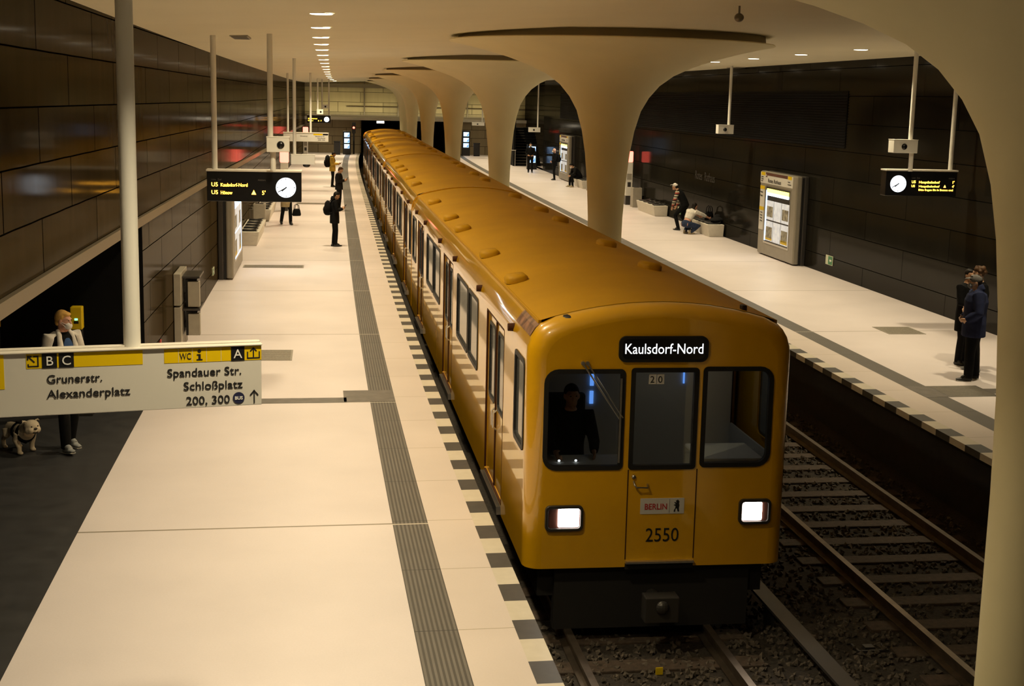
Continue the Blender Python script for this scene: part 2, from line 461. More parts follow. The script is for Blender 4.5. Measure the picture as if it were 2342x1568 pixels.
# left wall: panel rows open slightly like a fan along the curve
def uvl(a, z, t): return (t, (4.6 - z) / (.429 + .00325 * min(max(t, 0), 42)) + 20)
mb = MB()
mb.strip([(WL, 5.2), (WL, 4.1), (WL, OPENZ)], S_NEAR, S_END, 1.2, uvl)
mb.strip([(WL, OPENZ), (WL, 1.4), (WL, 0)], OPEN1, S_END, 1.2, uvl)
mb.strip([(WL, OPENZ), (WL, 0)], S_NEAR, OPEN0, 1.2, uvl)
struct('wall_left', mb, 'wall_l')
mb = MB()
for s0 in (OPEN0, OPEN1):
    a = [mb.v(W(WL, s0, 0)), mb.v(W(WL - 3.6, s0, 0)), mb.v(W(WL - 3.6, s0, OPENZ)), mb.v(W(WL, s0, OPENZ))]; mb.face(a)
mb.strip([(WL - 3.6, 0), (WL - 3.6, OPENZ), (WL, OPENZ)], OPEN0, OPEN1)
struct('wall_lobby', mb, 'recess')
mb = MB().strip([(WL - 3.6, 0), (WL, 0)], OPEN0, OPEN1); struct('floor_lobby', mb, 'recess_floor')
# metal ledge along the left wall, dropping slightly towards the far end
mb = MB()
n = 90
def ledge_z(t): return 2.70 - .0135 * (min(t, 60) - 10.5)
rows = []
for i in range(n + 1):
    t = S_NEAR + (S_END - S_NEAR) * i / n; z = ledge_z(t)
    rows.append([mb.v(W(WL + a, t, z + b)) for a, b in ((.0, .05), (.05, .05), (.05, -.07), (.0, -.07))])
for a, b in zip(rows, rows[1:]):
    for k in range(3): mb.face([a[k], a[k + 1], b[k + 1], b[k]])
struct('trim_9', mb, 'ledge')

def uvr(a, z, t): return (t + 2.95, z + .23)
mb = MB().strip([(WR, 0), (WR, 1.2), (WR, 3.3), (WR, 5.5)], S_NEAR, 84.5, 1.5, uvr)
struct('wall_right', mb, 'wall_r')
mb = MB().strip([(WR + 1.4, 0), (WR + 1.4, 5.5)], 84.5, S_END + 1, 1.5, uvr)
a = [mb.v(W(WR, 84.5, 0)), mb.v(W(WR + 1.4, 84.5, 0)), mb.v(W(WR + 1.4, 84.5, 5.5)), mb.v(W(WR, 84.5, 5.5))]; mb.face(a)
struct('wall_right_end', mb, 'wall_r')
mb = MB().strip([(WR, 0), (WR + 1.4, 0)], 84.5, S_END); struct('floor_right_end', mb, 'floor')
# wall behind the camera closes the hall
mb = MB(); a = [mb.v(W(l, S_NEAR, z)) for l, z in ((-8, -1.4), (12, -1.4), (12, 5.6), (-8, 5.6))]; mb.face(a); struct('wall_near', mb, 'near_wall')
# end wall
def endquad(mb, l0, l1, z0, z1, s=S_END):
    v = [mb.v(W(l, s, z)) for l, z in ((l0, z0), (l1, z0), (l1, z1), (l0, z1))]
    mb.face(v, [(l0, z0), (l1, z0), (l1, z1), (l0, z1)])
mb = MB(); endquad(mb, WL - .3, .05, 0, 2.5); endquad(mb, 3.12, 3.75, -1.3, 2.5); struct('wall_end_left', mb, 'wall_end')
mb = MB(); endquad(mb, 6.45, 12.8, 0, 2.5); struct('wall_end_right', mb, 'wall_end')
mb = MB(); endquad(mb, WL - .3, 12.8, 2.6, 5.6, S_END + 1.2); struct('wall_end_upper', mb, 'wall_up')
mb = MB(); T = Matrix.Translation(W(0, S_END, 0)) 
mb.box(WL - .3, 12.8, -.25, 1.25, 2.44, 2.66, T); struct('trim_10', mb, 'white', bevel=.01)
mb = MB(); mb.box(WL - .3, 12.8, .95, 1.18, 2.66, 2.80, T); mb.box(WL - .3, 12.8, .9, 1.18, 4.82, 5.1, T)
struct('trim_11', mb, 'ledge')
mb = MB()
for lx in (.35, 2.9, 5.6, 8.2): mb.box(lx - .04, lx + .04, 1.05, 1.18, 2.66, 5.4, T)
mb.box(-1.0, 12.8, 1.10, 1.18, 3.38, 3.43, T)
struct('trim_12', mb, 'ledge')
mb = MB()
for l0, l1 in ((.05, 3.12), (3.75, 6.45)):
    for q in (((l0, -1.3), (l0, 2.5)), ((l0, 2.5), (l1, 2.5)), ((l1, 2.5), (l1, -1.3))): mb.strip(list(q), S_END, 140, 6)
    endquad(mb, l0, l1, -1.3, 2.5, 140)
struct('wall_tunnel', mb, 'recess')

# hidden area light added on the end beam to brighten the upper end wall
ld = bpy.data.lights.new('end_wall_fill', 'AREA'); ld.shape = 'RECTANGLE'; ld.size = 15.5; ld.size_y = .12; ld.energy = 85; ld.color = (1, .84, .5)
lo = bpy.data.objects.new('end_wall_fill', ld); col.objects.link(lo); lo.location = W(4.0, S_END + .35, 2.86); lo.rotation_euler = (math.radians(180 - 28), 0, 0)

# ================================================================== TRACKS
def rail(lat, label):
    mb = MB()
    prof = [(-.07, -1.10), (-.07, -1.085), (-.012, -1.07), (-.012, -.995), (-.036, -.985), (-.036, -.95), (.036, -.95), (.036, -.985), (.012, -.995), (.012, -1.07), (.07, -1.085), (.07, -1.10)]
    mb.strip([(lat + a, z) for a, z in prof], S_NEAR, 112, 2.0)
    return tag(mb.obj('rail', 'railtop'), label, 'rail', 'running rails')
rail(.70, 'steel rail under the yellow train nearest the left platform')
rail(2.14, 'thin steel rail between the coupler of the yellow train and the covered power rail')
rail(4.33, 'steel rail of the empty track nearest the yellow train')
rail(6.00, 'steel rail of the empty track nearest the right platform')
def power_rail(lat, label):
    root = at('power_rail', label, 'power rail', lat, 10, -1.12)
    mb = MB(); mb.strip([(lat - .09, -.86), (lat - .09, -.83), (lat + .09, -.83), (lat + .09, -.86)], S_NEAR, 112, 2.0)
    o = mb.obj('cover_board', 'darksteel'); o.parent = root; o.matrix_parent_inverse = Matrix.LocRotScale(root.location, root.rotation_euler, None).inverted()
    for k in range(5):
        p = W(lat, 8.5 + k * 2.4); o = MB().box(p.x - .04, p.x + .04, p.y - .06, p.y + .06, -1.22, -.86).obj('bracket', 'tdark', root)
        o.matrix_parent_inverse = Matrix.LocRotScale(root.location, root.rotation_euler, None).inverted()
power_rail(2.92, 'dark power rail with a cover board between the two tracks')
k = 0
def sleepers(l0, l1, s0, n, what):
    first = None
    for i in range(n):
        s = s0 + i * .70
        if first is None:
            mb = MB(); mb.box(-(l1 - l0) / 2, (l1 - l0) / 2, -.13, .13, -.14, 0); first = mb.obj('sleeper', 'wood', bevel=.012); o = first
        else:
            o = first.copy(); col.objects.link(o)
        o.location = W((l0 + l1) / 2, s, -1.095); o.rotation_euler = (0, 0, -gang(s))
        tag(o, 'wooden sleeper of %s, %s from the bottom of the photo' % (what, ordinal(i)), 'sleeper', 'sleepers of ' + what)
sleepers(3.95, 6.4, 10.3, 20, 'the empty right track')
sleepers(.30, 2.55, 9.6, 8, 'the left track')
# loose ballast stones
mb = MB(); rnd = random.Random(3)
for k in range(15000):
    lat = rnd.uniform(.0, 6.6); s = 8.5 + 15.5 * rnd.random() ** 1.2
    if lat < 2.6 and s > 13.5: continue
    if any(abs(lat - q) < .11 for q in (.70, 2.14, 4.33, 6.0)) or (3.9 < lat < 6.45 and abs((s - 10.3 + .35) % .7 - .35) < .15): continue
    c = W(lat, s, -1.125 + rnd.random() * .03); r = rnd.uniform(.022, .046)
    q = Quaternion((rnd.random(), rnd.random(), rnd.random(), rnd.random() + .1)).normalized()
    v = [mb.v(c + q @ Vector(p) * r * rnd.uniform(.75, 1.25)) for p in ((1, 0, 0), (-1, 0, 0), (0, 1, 0), (0, -1, 0), (0, 0, .8), (0, 0, -.8))]
    for a, b, cc in ((0, 2, 4), (2, 1, 4), (1, 3, 4), (3, 0, 4), (2, 0, 5), (1, 2, 5), (3, 1, 5), (0, 3, 5)): mb.face([v[a], v[b], v[cc]])
tag(mb.obj('ballast', 'stone', recalc=False), 'grey brown ballast stones spread between the sleepers of both tracks', 'ballast', kind='stuff')
mb = MB()
for q in ((-.16, .16, -.11, -.09), (-.16, -.14, -.09, .09), (.14, .16, -.09, .09), (-.05, .05, -.03, .06)): mb.box(q[0], q[1], q[2], q[3], 0, .05)
o = mb.obj('track_bracket', 'darksteel'); o.location = W(3.75, 12.6, -1.15); tag(o, 'small square metal bracket lying in the ballast left of the empty track', 'bracket')
mb = MB().box(-.035, .035, -.006, .006, 0, .07); o = mb.obj('track_marker', 'yellow'); o.location = W(1.45, 12.2, -1.12); tag(o, 'tiny yellow marker plate standing between the rails ahead of the train', 'marker')

# ================================================================== COLUMNS
COLPROF = [(.285, -1.22), (.285, 1.6), (.30, 2.3), (.335, 2.9), (.385, 3.4), (.45, 3.78), (.55, 4.12), (.68, 4.35), (.85, 4.55), (1.08, 4.72), (1.38, 4.86), (1.75, 4.99), (2.15, 5.10), (2.5, 5.18), (2.74, 5.225), (2.76, 5.24), (2.74, 5.255), (2.60, 5.262)]
COLS = [8.75, 23.6, 38.9, 54.4, 69.6, 85.0, 100.0]
colwords = ['nearest flared mushroom column cut off by the right edge of the photo', 'large flared mushroom column with a full disc capital, right behind the train front', 'flared mushroom column, second whole one beyond the train front', 'flared mushroom column, third whole one beyond the train front', 'flared mushroom column, fourth whole one beyond the train front', 'flared mushroom column, fifth whole one beyond the train front', 'farthest flared mushroom column by the end wall']
shaft = gapo = None
for i, s in enumerate(COLS):
    r = at('mushroom_column', colwords[i], 'column', 3.17, s, 0, 'mushroom columns between the tracks')
    if shaft is None:
        shaft = MB().lathe(COLPROF, n=96).obj('flared_shaft', 'column', r, auto=40)
        gapo = MB().lathe([(2.60, 5.262), (2.58, 5.40)], n=96).obj('shadow_joint', 'gap', r, smooth=True)
    else:
        for p in (shaft, gapo):
            c = p.copy(); col.objects.link(c); c.parent = r

# ================================================================== CEILING LAMPS
def downlight(first, lat, s, label, group, power=1.0):
    r = at('ceiling_downlight', label, 'ceiling light', lat, s, ceil_z(lat), group)
    if first is None:
        a = MB().lathe([(.165, .0), (.165, -.005), (.14, -.006), (.14, .0)], n=24).obj('rim', 'white', r, smooth=True)
        b = MB().lathe([(.0001, -.011), (.12, -.011), (.14, -.004)], n=24).obj('diffuser', 'lampface', r)
        ld = bpy.data.lights.new('downlight', 'AREA'); ld.shape = 'DISK'; ld.size = .26; ld.energy = LAMP_W; ld.color = LAMP_COL; ld.spread = math.radians(124)
        kids = (a, b, ld)
    else:
        kids = first
        for p in kids[:2]:
            c = p.copy(); col.objects.link(c); c.parent = r
    ld = kids[2]
    if power != 1.0: ld = ld.copy(); ld.energy = LAMP_W * power
    lo = bpy.data.objects.new('downlight_beam', ld); col.objects.link(lo); lo.parent = r; lo.location = (0, 0, -.03)
    return kids
first = None
LROW = [16.9, 20.4, 23.9, 27.2, 30.6, 34.7, 39.2, 43.7, 48.9, 54.1, 60.2, 66.6, 74.2, 82.0, 91.0, 100.0]
for i, s in enumerate(LROW):
    first = downlight(first, -1.72, s, 'round downlight in the left ceiling row, %s from the top of the photo' % ordinal(i), 'downlights over the left platform', max(1.0, (LROW[min(i + 1, 15)] - LROW[max(i - 1, 0)]) / (2 if 0 < i < 15 else 1) / 3.45))
for i in range(3):  # unseen lamps added up the row to brighten the sign and train front
    s = 16.9 - 3.5 * (i + 1)
    downlight(first, -1.72, s, 'unseen downlight of the left ceiling row, %s one above the top edge of the photo' % ordinal(i), 'downlights over the left platform')
for i in range(22):
    s = 26.6 + 3.55 * i
    first = downlight(first, 8.85, s, 'round downlight in the right ceiling row, %s from the right' % ordinal(i), 'downlights over the right platform')
for i in range(2):
    s = 26.6 - 3.55 * (i + 1)
    downlight(first, 8.85, s, 'round downlight of the right ceiling row, %s one hidden above the near column' % ordinal(i), 'downlights over the right platform')

# ================================================================== THE TRAIN
HW, ZB, ZS, CARL = 1.325, -.28, 1.84, 17.40
CUT = [12.9, 30.3, 47.7, 65.1, 82.5]
LC = 1.55
def axis_pt(s): return W(LC, s)
def roof_z(u): return 2.17 + .19 * (1 - (abs(u) / 1.2) ** 2)
SHOULDER = [(HW, ZB), (HW, ZS), (1.315, 1.93), (1.285, 2.02), (1.235, 2.10), (1.19, 2.145)]
ROOFP = [(1.19 - 2.38 * k / 16, roof_z(1.19 - 2.38 * k / 16)) for k in range(17)]
SECT = [(-u, z) for u, z in SHOULDER] + [(-u, z) for u, z in ROOFP][1:-1] + [(u, z) for u, z in reversed(SHOULDER)]
SECT = [(-u, z) for u, z in SHOULDER] + [(u, z) for u, z in list(reversed(ROOFP))[1:-1]] + [(u, z) for u, z in reversed(SHOULDER)]
RF = .17
def inset(u, z, d):
    k = max(0.0, min(1.0, (z - 1.7) / .5)); k = k * k * (3 - 2 * k)
    return (u * (1 - d / HW), z - d * .75 * k)
# openings of one side, measured along the car: (v0, v1, z0, z1)
DOORS = [(1.82, 3.40), (7.80, 9.38), (13.82, 15.40)]
SIDEWIN = [(.26, .92), (4.36, 5.50), (5.60, 7.08), (10.08, 11.42), (11.52, 12.98), (15.98, 17.02)]
WZ0, WZ1, DZ0, DZ1 = .86, 1.76, -.16, 1.80
FW = [(-1.09, -.33, .74, 1.71, (.12, .03, .03, .12)), (-.235, .405, .74, 1.72, (.015,) * 4), (.485, 1.165, .755, 1.73, (.03, .12, .12, .03))]
FW = [(a - .06, b - .06, c, d, r) for a, b, c, d, r in FW]

def car_proto(front):
    root = thing('train_car', 'x', 'train car', (0, 0, 0), 0, 'train cars')
    # ---- body
    mb = MB()
    ds = [(0, RF)] + [(RF * (1 - math.cos(a)), RF * (1 - math.sin(a))) for a in [PI / 2 * k / 6 for k in range(1, 7)]]
    ds = [(RF * (1 - math.cos(a)), RF * (1 - math.sin(a))) for a in [PI / 2 * k / 7 for k in range(8)]]
    secs = [(v, [inset(u, z, d) for u, z in SECT]) for v, d in ds] + [(.22, SECT)]
    if not front: secs = [(.06, SECT), (.22, SECT)]
    rings = [[mb.v((u, v, z)) for u, z in sec] for v, sec in secs]
    nS = len(SECT)
    for a, b in zip(rings, rings[1:]):
        for k in range(nS - 1): mb.face([a[k], a[k + 1], b[k + 1], b[k]])
    # shoulders along the whole car
    for sgn in (-1, 1):
        P = [(sgn * u, z) for u, z in SHOULDER[1:]]
        A = [mb.v((u, .22, z)) for u, z in P]; B = [mb.v((u, CARL - .1, z)) for u, z in P]
        for k in range(len(P) - 1): mb.face([A[k], A[k + 1], B[k + 1], B[k]])
        holes = [rrect(a, b, WZ0, WZ1, .07, 3) for a, b in SIDEWIN] + [rrect(a, b, DZ0, DZ1, .02, 1) for a, b in DOORS]
        mb.panel([(.22, ZB), (CARL - .1, ZB), (CARL - .1, ZS), (.22, ZS)], holes, lambda a, b, d, sg=sgn: Vector((sg * (HW - d), a, b)), rim=.05)
    e = [mb.v((u, CARL - .1, z)) for u, z in SECT]; mb.face(e)
    fsec = secs[0][1]
    if front:
        mb.panel(fsec, [rrect(a, b, c, d, r) for a, b, c, d, r in FW], lambda a, b, d: Vector((a, d, b)), rim=.05)
    else:
        mb.face([mb.v((u, .06, z)) for u, z in SECT])
    mb.obj('car_body', 'tyellow', root, auto=38)
    # ---- roof skin with rain gutters
    mb = MB()
    A = [mb.v((u, .20, z + .004)) for u, z in ROOFP]; B = [mb.v((u, CARL - .1, z + .004)) for u, z in ROOFP]
    for k in range(len(ROOFP) - 1): mb.face([A[k], A[k + 1], B[k + 1], B[k]])
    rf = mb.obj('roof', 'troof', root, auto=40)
    for sgn in (-1, 1):
        mb = MB(); mb.box(sgn * 1.19 - .018, sgn * 1.19 + .018, .24, CARL - .12, 2.135, 2.175); mb.obj('rain_gutter', 'troof', rf, bevel=.006)
    mb = MB()
    for v in (CARL - .16,):
        R0 = [(u, z + .006) for u, z in SECT[1:-1]]
        A = [mb.v((u * 1.006, v, z)) for u, z in R0]; B = [mb.v((u * 1.006, v + .05, z)) for u, z in R0]; Cc = [mb.v((u * 1.02, v, z + .02)) for u, z in R0]; D = [mb.v((u * 1.02, v + .05, z + .02)) for u, z in R0]
        for k in range(len(R0) - 1): mb.face([A[k], A[k + 1], Cc[k + 1], Cc[k]]); mb.face([Cc[k], Cc[k + 1], D[k + 1], D[k]]); mb.face([D[k], D[k + 1], B[k + 1], B[k]])
    mb.obj('end_hoop', 'tyellow', root)
    # ---- roof ventilators
    vproto = None
    for u, vs in ((-1.06, (2.85, 5.45, 9.02, 11.04, 14.6)), (.62, (3.31, 5.91, 9.7, 11.75, 15.2))):
        for v in vs:
            if vproto is None:
                mb = MB(); o8 = rrect(-.13, .13, -.19, .19, .11, 4); i8 = rrect(-.10, .10, -.16, .16, .09, 4)
                A = [mb.v((a, b, .0)) for a, b in o8]; B = [mb.v((a, b, .05)) for a, b in o8]; Cc = [mb.v((a, b, .085)) for a, b in i8]
                for k in range(len(o8)):
                    j = (k + 1) % len(o8); mb.face([A[k], A[j], B[j], B[k]]); mb.face([B[k], B[j], Cc[j], Cc[k]])
                mb.face(Cc); vproto = mb.obj('roof_ventilator', 'troof', root, auto=50); o = vproto
            else:
                o = vproto.copy(); col.objects.link(o)
            o.location = (u, v, roof_z(u) - .005); o.rotation_euler = (0, .16 * (u / 1.2), 0)
    # ---- side windows, doors and fittings
    for sgn in (-1, 1):
        f = lambda a, b, d, sg=sgn: Vector((sg * (HW - d), a, b))
        for a, b in SIDEWIN:
            mb = MB().ring(rrect(a - .015, b + .015, WZ0 - .015, WZ1 + .015, .08, 3), rrect(a + .035, b - .035, WZ0 + .035, WZ1 - .035, .05, 3), f, -.010, .03)
            w = mb.obj('side_window', 'rubber', root)
            mb = MB(); mb.prism(rrect(a + .02, b - .02, WZ0 + .02, WZ1 - .02, .05, 3), f, .014, .03); mb.obj('pane', 'sideglass', w)
        for a, b in DOORS:
            mid = (a + b) / 2
            for x0, x1 in ((a + .005, mid - .008), (mid + .008, b - .005)):
                win = rrect(x0 + .16, x1 - .12, .80, 1.66, .05, 3)
                mb = MB().panel(rrect(x0, x1, DZ0, DZ1, .01, 1), [win], lambda p, q, d, sg=sgn: Vector((sg * (HW - .028 - d), p, q)), rim=.02)
                dd = mb.obj('door_leaf', 'tyellow', root)
                mb = MB().ring(rrect(x0 + .13, x1 - .09, .77, 1.69, .07, 3), rrect(x0 + .17, x1 - .13, .81, 1.65, .05, 3), f, .020, .045); mb.obj('window_seal', 'rubber', dd)
                mb = MB(); mb.prism(rrect(x0 + .15, x1 - .11, .79, 1.67, .05, 3), f, .034, .046); mb.obj('door_glass', 'sideglass', dd)
                mb = MB(); hx = mid + (.07 if x0 > mid else -.07); mb.loft([f(hx, .52, .03), f(hx, .55, -.01), f(hx, .72, -.01), f(hx, .75, .03)], [.012] * 4, n=8); mb.obj('door_handle', 'chrome', dd)
            mb = MB(); mb.prism([(mid - .014, DZ0), (mid + .014, DZ0), (mid + .014, DZ1), (mid - .014, DZ1)], f, .012, .04); mb.obj('door_rubber', 'doorseal', root)
            mb = MB(); mb.ring(rrect(a - .012, b + .012, DZ0 - .012, DZ1 + .012, .02, 1), rrect(a + .004, b - .004, DZ0 + .004, DZ1 - .004, .01, 1), f, -.003, .02); mb.obj('door_frame', 'doorseal', root)
            mb = MB(); mb.prism([(a - .02, -.27), (b + .02, -.27), (b + .02, -.19), (a + .02, -.19)], f, -.05, .01); mb.obj('door_sill', 'darksteel', root)
        for v in (1.22, 4.2, 7.4, 10.0, 13.3, 15.7):
            mb = MB(); mb.loft([f(v, 1.94, .03), f(v, 1.94, -.045)], [.045, .04], n=12); mb.obj('marker_light', 'doorseal', root, smooth=False)
    # ---- underframe and running gear
    mb = MB(); mb.box(-1.16, 1.16, .18, CARL - .2, -.62, -.20)
    for v in (2.9, 14.3):
        mb.box(-.95, .95, v - 1.5, v + 1.5, -.82, -.58)
    mb.obj('underframe', 'tdark', root)
    for v in (2.0, 3.9, 13.4, 15.3):
        for sgn in (-1, 1):
            mb = MB(); mb.loft([(sgn * .68, v, -.56), (sgn * .70, v, -.56), (sgn * .78, v, -.56), (sgn * .80, v, -.56)], [.30, .40, .40, .30], xaxis=(0, 0, 1), n=24); mb.obj('wheel', 'darksteel', root)
    mb = MB(); mb.box(-.45, .45, CARL - .12, CARL + .05, -.1, 1.9); mb.obj('gangway', 'tdark', root)
    return root

def front_fittings(root):
    f = lambda a, b, d: Vector((a, d, b))
    for a, b, c, d, r in FW:
        big = tuple(q + .02 for q in r); sm = tuple(max(.004, q - .025) for q in r)
        w = MB().ring(rrect(a - .02, b + .02, c - .02, d + .02, big), rrect(a + .025, b - .025, c + .025, d - .025, sm), f, -.012, .04).obj('front_window', 'rubber', root)
        mb = MB(); v = [mb.v(f(p, q, .025)) for p, q in rrect(a + .01, b - .01, c + .01, d - .01, r)]; mb.face(v); mb.obj('pane', 'glass', w)
    # cab behind the glass
    mb = MB()
    for q in ((-1.2, 1.2, 1.62, 1.64, .0, 2.0), (-1.2, 1.2, .25, 1.62, .02, .04), (-1.22, -1.20, .25, 1.62, .0, .8), (1.20, 1.22, .25, 1.62, .0, .8), (-1.15, 1.15, .2, 1.62, 2.00, 2.02)): mb.box(*q)
    mb.obj('cab_lining', 'seat', root)
    mb = MB(); mb.box(-1.12, -.2, .16, .62, .04, .72); mb.box(.46, 1.12, .16, .80, .04, .78); mb.obj('control_desk', 'seat', root, bevel=.02)
    mb = MB(); mb.box(-1.0, -.54, 1.10, 1.22, .55, 1.25); mb.box(-1.0, -.54, .85, 1.2, .50, .60); mb.obj('driver_seat', 'tdark', root, bevel=.03)
    for z in (1.05, 1.25, 1.46): MB().box(-.40, -.36, 1.60, 1.618, z - .02, z + .12).obj('blue_glint_strip', 'screend', root)  # glowing strips added to give the blue glints in the windscreen
    for z in (1.25, 1.48): MB().box(.64, .655, 1.60, 1.618, z, z + .12).obj('blue_glint_strip', 'screend', root)
    for x in (-.95, -.78): MB().ell((x, .30, .74), (.014, .014, .012), 10, 6).obj('desk_glow_dot', 'dest', root)  # two small glowing white dots above the left desk
    # destination box
    s = MB().prism(rrect(-.45, .44, 1.80, 2.055, .07), f, -.028, .01).obj('destination_box', 'rubber', root)
    MB().prism(rrect(-.415, .405, 1.83, 2.025, .05), f, -.031, -.027).obj('destination_glass', 'dispbody', s)
    text('Kaulsdorf-Nord', .145, (-.40, -.033, 1.885), 'dest', s, width=.775)
    # head lamps
    for a, b, c, d, l0, l1 in ((-1.13, -.75, .11, .37, -1.00, -.79), (.83, 1.16, .145, .405, .87, 1.07)):
        h = MB().ring(rrect(a, b, c, d, .05), rrect(a + .03, b - .03, c + .03, d - .03, .03), f, -.035, .02).obj('headlamp', 'darksteel', root, bevel=.006)
        MB().prism(rrect(a + .03, b - .03, c + .03, d - .03, .03), f, -.008, .005).obj('reflector', 'brown', h)
        MB().prism(rrect(l0, l1, c + .04, d - .035, .015), f, -.02, -.004).obj('lit_lamp', 'headlamp', h)
    for hx in (-.895, .97):
        ld = bpy.data.lights.new('headlamp_beam', 'SPOT'); ld.energy = 24; ld.color = (1, .9, .78); ld.spot_size = math.radians(95); ld.spot_blend = .8; ld.shadow_soft_size = .06
        lo = bpy.data.objects.new('headlamp_beam', ld); col.objects.link(lo); lo.parent = root; lo.location = (hx, -.06, .24); lo.rotation_euler = (math.radians(90 - 24), 0, PI)
    ld = bpy.data.lights.new('cab_fill', 'AREA'); ld.size = .3; ld.energy = .75; ld.color = (1, .93, .8)  # unseen area light added to lift the dark cab interior
    lo = bpy.data.objects.new('cab_fill', ld); col.objects.link(lo); lo.parent = root; lo.location = (.55, .8, 1.97)
    # door outline, step, handle
    for x in (-.31, .385): MB().box(x - .005, x + .005, -.004, .006, -.2, .72).obj('front_door_joint', 'doorseal', root)
    MB().box(-.31, .385, -.05, .03, -.235, -.215).obj('front_step', 'chrome', root)
    MB().box(-.31, .385, -.012, .03, -.30, -.235).obj('step_recess', 'tdark', root)
    mb = MB(); mb.loft([(-.25, 0, .60), (-.25, -.04, .575), (-.23, -.05, .55), (-.12, -.05, .548), (-.11, 0, .57)], [.010] * 5, n=8)
    mb.loft([(-.255, 0.0, .65), (-.255, -.02, .65)], [.02, .02], n=10); mb.obj('front_door_handle', 'chrome', root, smooth=True)
    # plaque and numbers
    p = MB().prism(rrect(-.175, .27, .265, .425, .006), f, -.006, .004).obj('city_plaque', 'plaque', root)
    text('BERLIN', .085, (-.135, -.008, .312), 'berlinred', p, width=.225, bold=.001)
    MB().box(.119, .122, -.0075, -.005, .275, .415).obj('divider', 'greytext', p)
    # upright bear emblem in profile
    bear = [(.165, .285), (.180, .285), (.184, .315), (.196, .318), (.205, .287), (.222, .285), (.217, .320), (.222, .350), (.216, .372), (.222, .386), (.212, .402), (.200, .408), (.190, .400), (.180, .398), (.188, .388), (.190, .378), (.172, .385), (.168, .378), (.184, .362), (.166, .358), (.164, .350), (.182, .345), (.180, .325), (.168, .305)]
    mb = MB(); mb.panel(bear, [], lambda a, b, d: Vector((a, -.0075, b))); mb.obj('bear_emblem', 'ink', p)
    text('2550', .20, (-.115, -.004, -.02), 'ink', root, 'car_number', width=.335)
    n = MB(); n.box(-.135, -.062, .012, .016, 1.575, 1.675); n.box(-.055, .018, .012, .016, 1.575, 1.675); n = n.obj('run_number_cards', 'plaque', root)
    text('2', .095, (-.125, .010, 1.59), 'ink', n); text('0', .095, (-.046, .010, 1.59), 'ink', n)
    # wiper
    mb = MB(); mb.loft([(-.80, -.02, 1.79), (-.42, -.035, 1.235)], [.009, .007], n=6); mb.loft([(-.755, -.02, 1.79), (-.39, -.035, 1.25)], [.008, .006], n=6)
    mb.loft([(-.80, .0, 1.79), (-.80, -.03, 1.79)], [.02, .02], n=8); mb.loft([(-.755, .0, 1.79), (-.755, -.03, 1.79)], [.02, .02], n=8)
    w = mb.obj('wiper', 'chrome', root)
    MB().box(-.425, -.407, -.035, -.02, .80, 1.64).obj('wiper_blade', 'chrome', w)
    # roof fittings at the front end
    mb = MB(); mb.ell((-.90, .16, 2.20), (.115, .10, .045)); mb.obj('roof_antenna', 'rubber', root, smooth=True)
    mb = MB(); mb.box(.86, .91, .30, .40, 2.19, 2.31); mb.obj('roof_horn', 'rubber', root, bevel=.01)
    mb = MB()
    A = [(-1.19, 2.142), (-1.238, 2.10), (-1.29, 2.02)]
    va = [mb.v((u * 1.003, .10 + .10, z + .002)) for u, z in A]; vb = [mb.v((u * 1.003, 1.15, z + .002)) for u, z in A]
    for k in range(2): mb.face([va[k], va[k + 1], vb[k + 1], vb[k]])
    mb.obj('scuffed_shoulder_patch', 'graffiti', root)
    mb = MB(); mb.loft([(0, .45, -.62), (0, -.20, -.62)], [.07, .07], n=12); mb.box(-.17, .17, -.36, -.18, -.74, -.48); mb.ell((0, -.36, -.58), (.07, .05, .07))
    mb.obj('coupler', 'darksteel', root, bevel=.01)
    mb = MB(); mb.box(-1.0, 1.0, .1, .25, -.95, -.30); mb.obj('front_apron', 'tdark', root)
    # little side lamp on the right corner
    mb = MB(); mb.ell((1.33, .22, .98), (.03, .03, .03)); mb.obj('corner_stud', 'rubber', root)

def place_car(root, i):
    a, b = axis_pt(CUT[i]), axis_pt(CUT[i + 1])
    t = (b - a).normalized()
    root.location = a; root.rotation_euler = (0, 0, -math.atan2(t.x, t.y))
lead = car_proto(True); front_fittings(lead)
tag(lead, 'leading yellow underground train car with lit headlamps and destination sign', 'train car', 'train cars'); place_car(lead, 0)
mid_car = car_proto(False)
index_kids()
carlab = ['second yellow train car, coupled right behind the leading car', 'third yellow train car from the front of the train', 'last yellow train car with a red tail lamp, by the tunnel mouth']
cars = [mid_car, copy_tree(mid_car), copy_tree(mid_car)]
for i, c in enumerate(cars):
    tag(c, carlab[i], 'train car', 'train cars'); place_car(c, i + 1)
mb = MB(); mb.box(-1.24, -1.17, CARL - .14, CARL - .04, 2.02, 2.12); mb.obj('tail_lamp', 'redlens', cars[2])

# ================================================================== HANGING SIGNS, DISPLAYS, CAMERAS
def pole(mb, x, z0, z1, r=.046, y=0.0):
    mb.loft([(x, y, z0), (x, y, z1)], [r, r], n=20)
    return mb
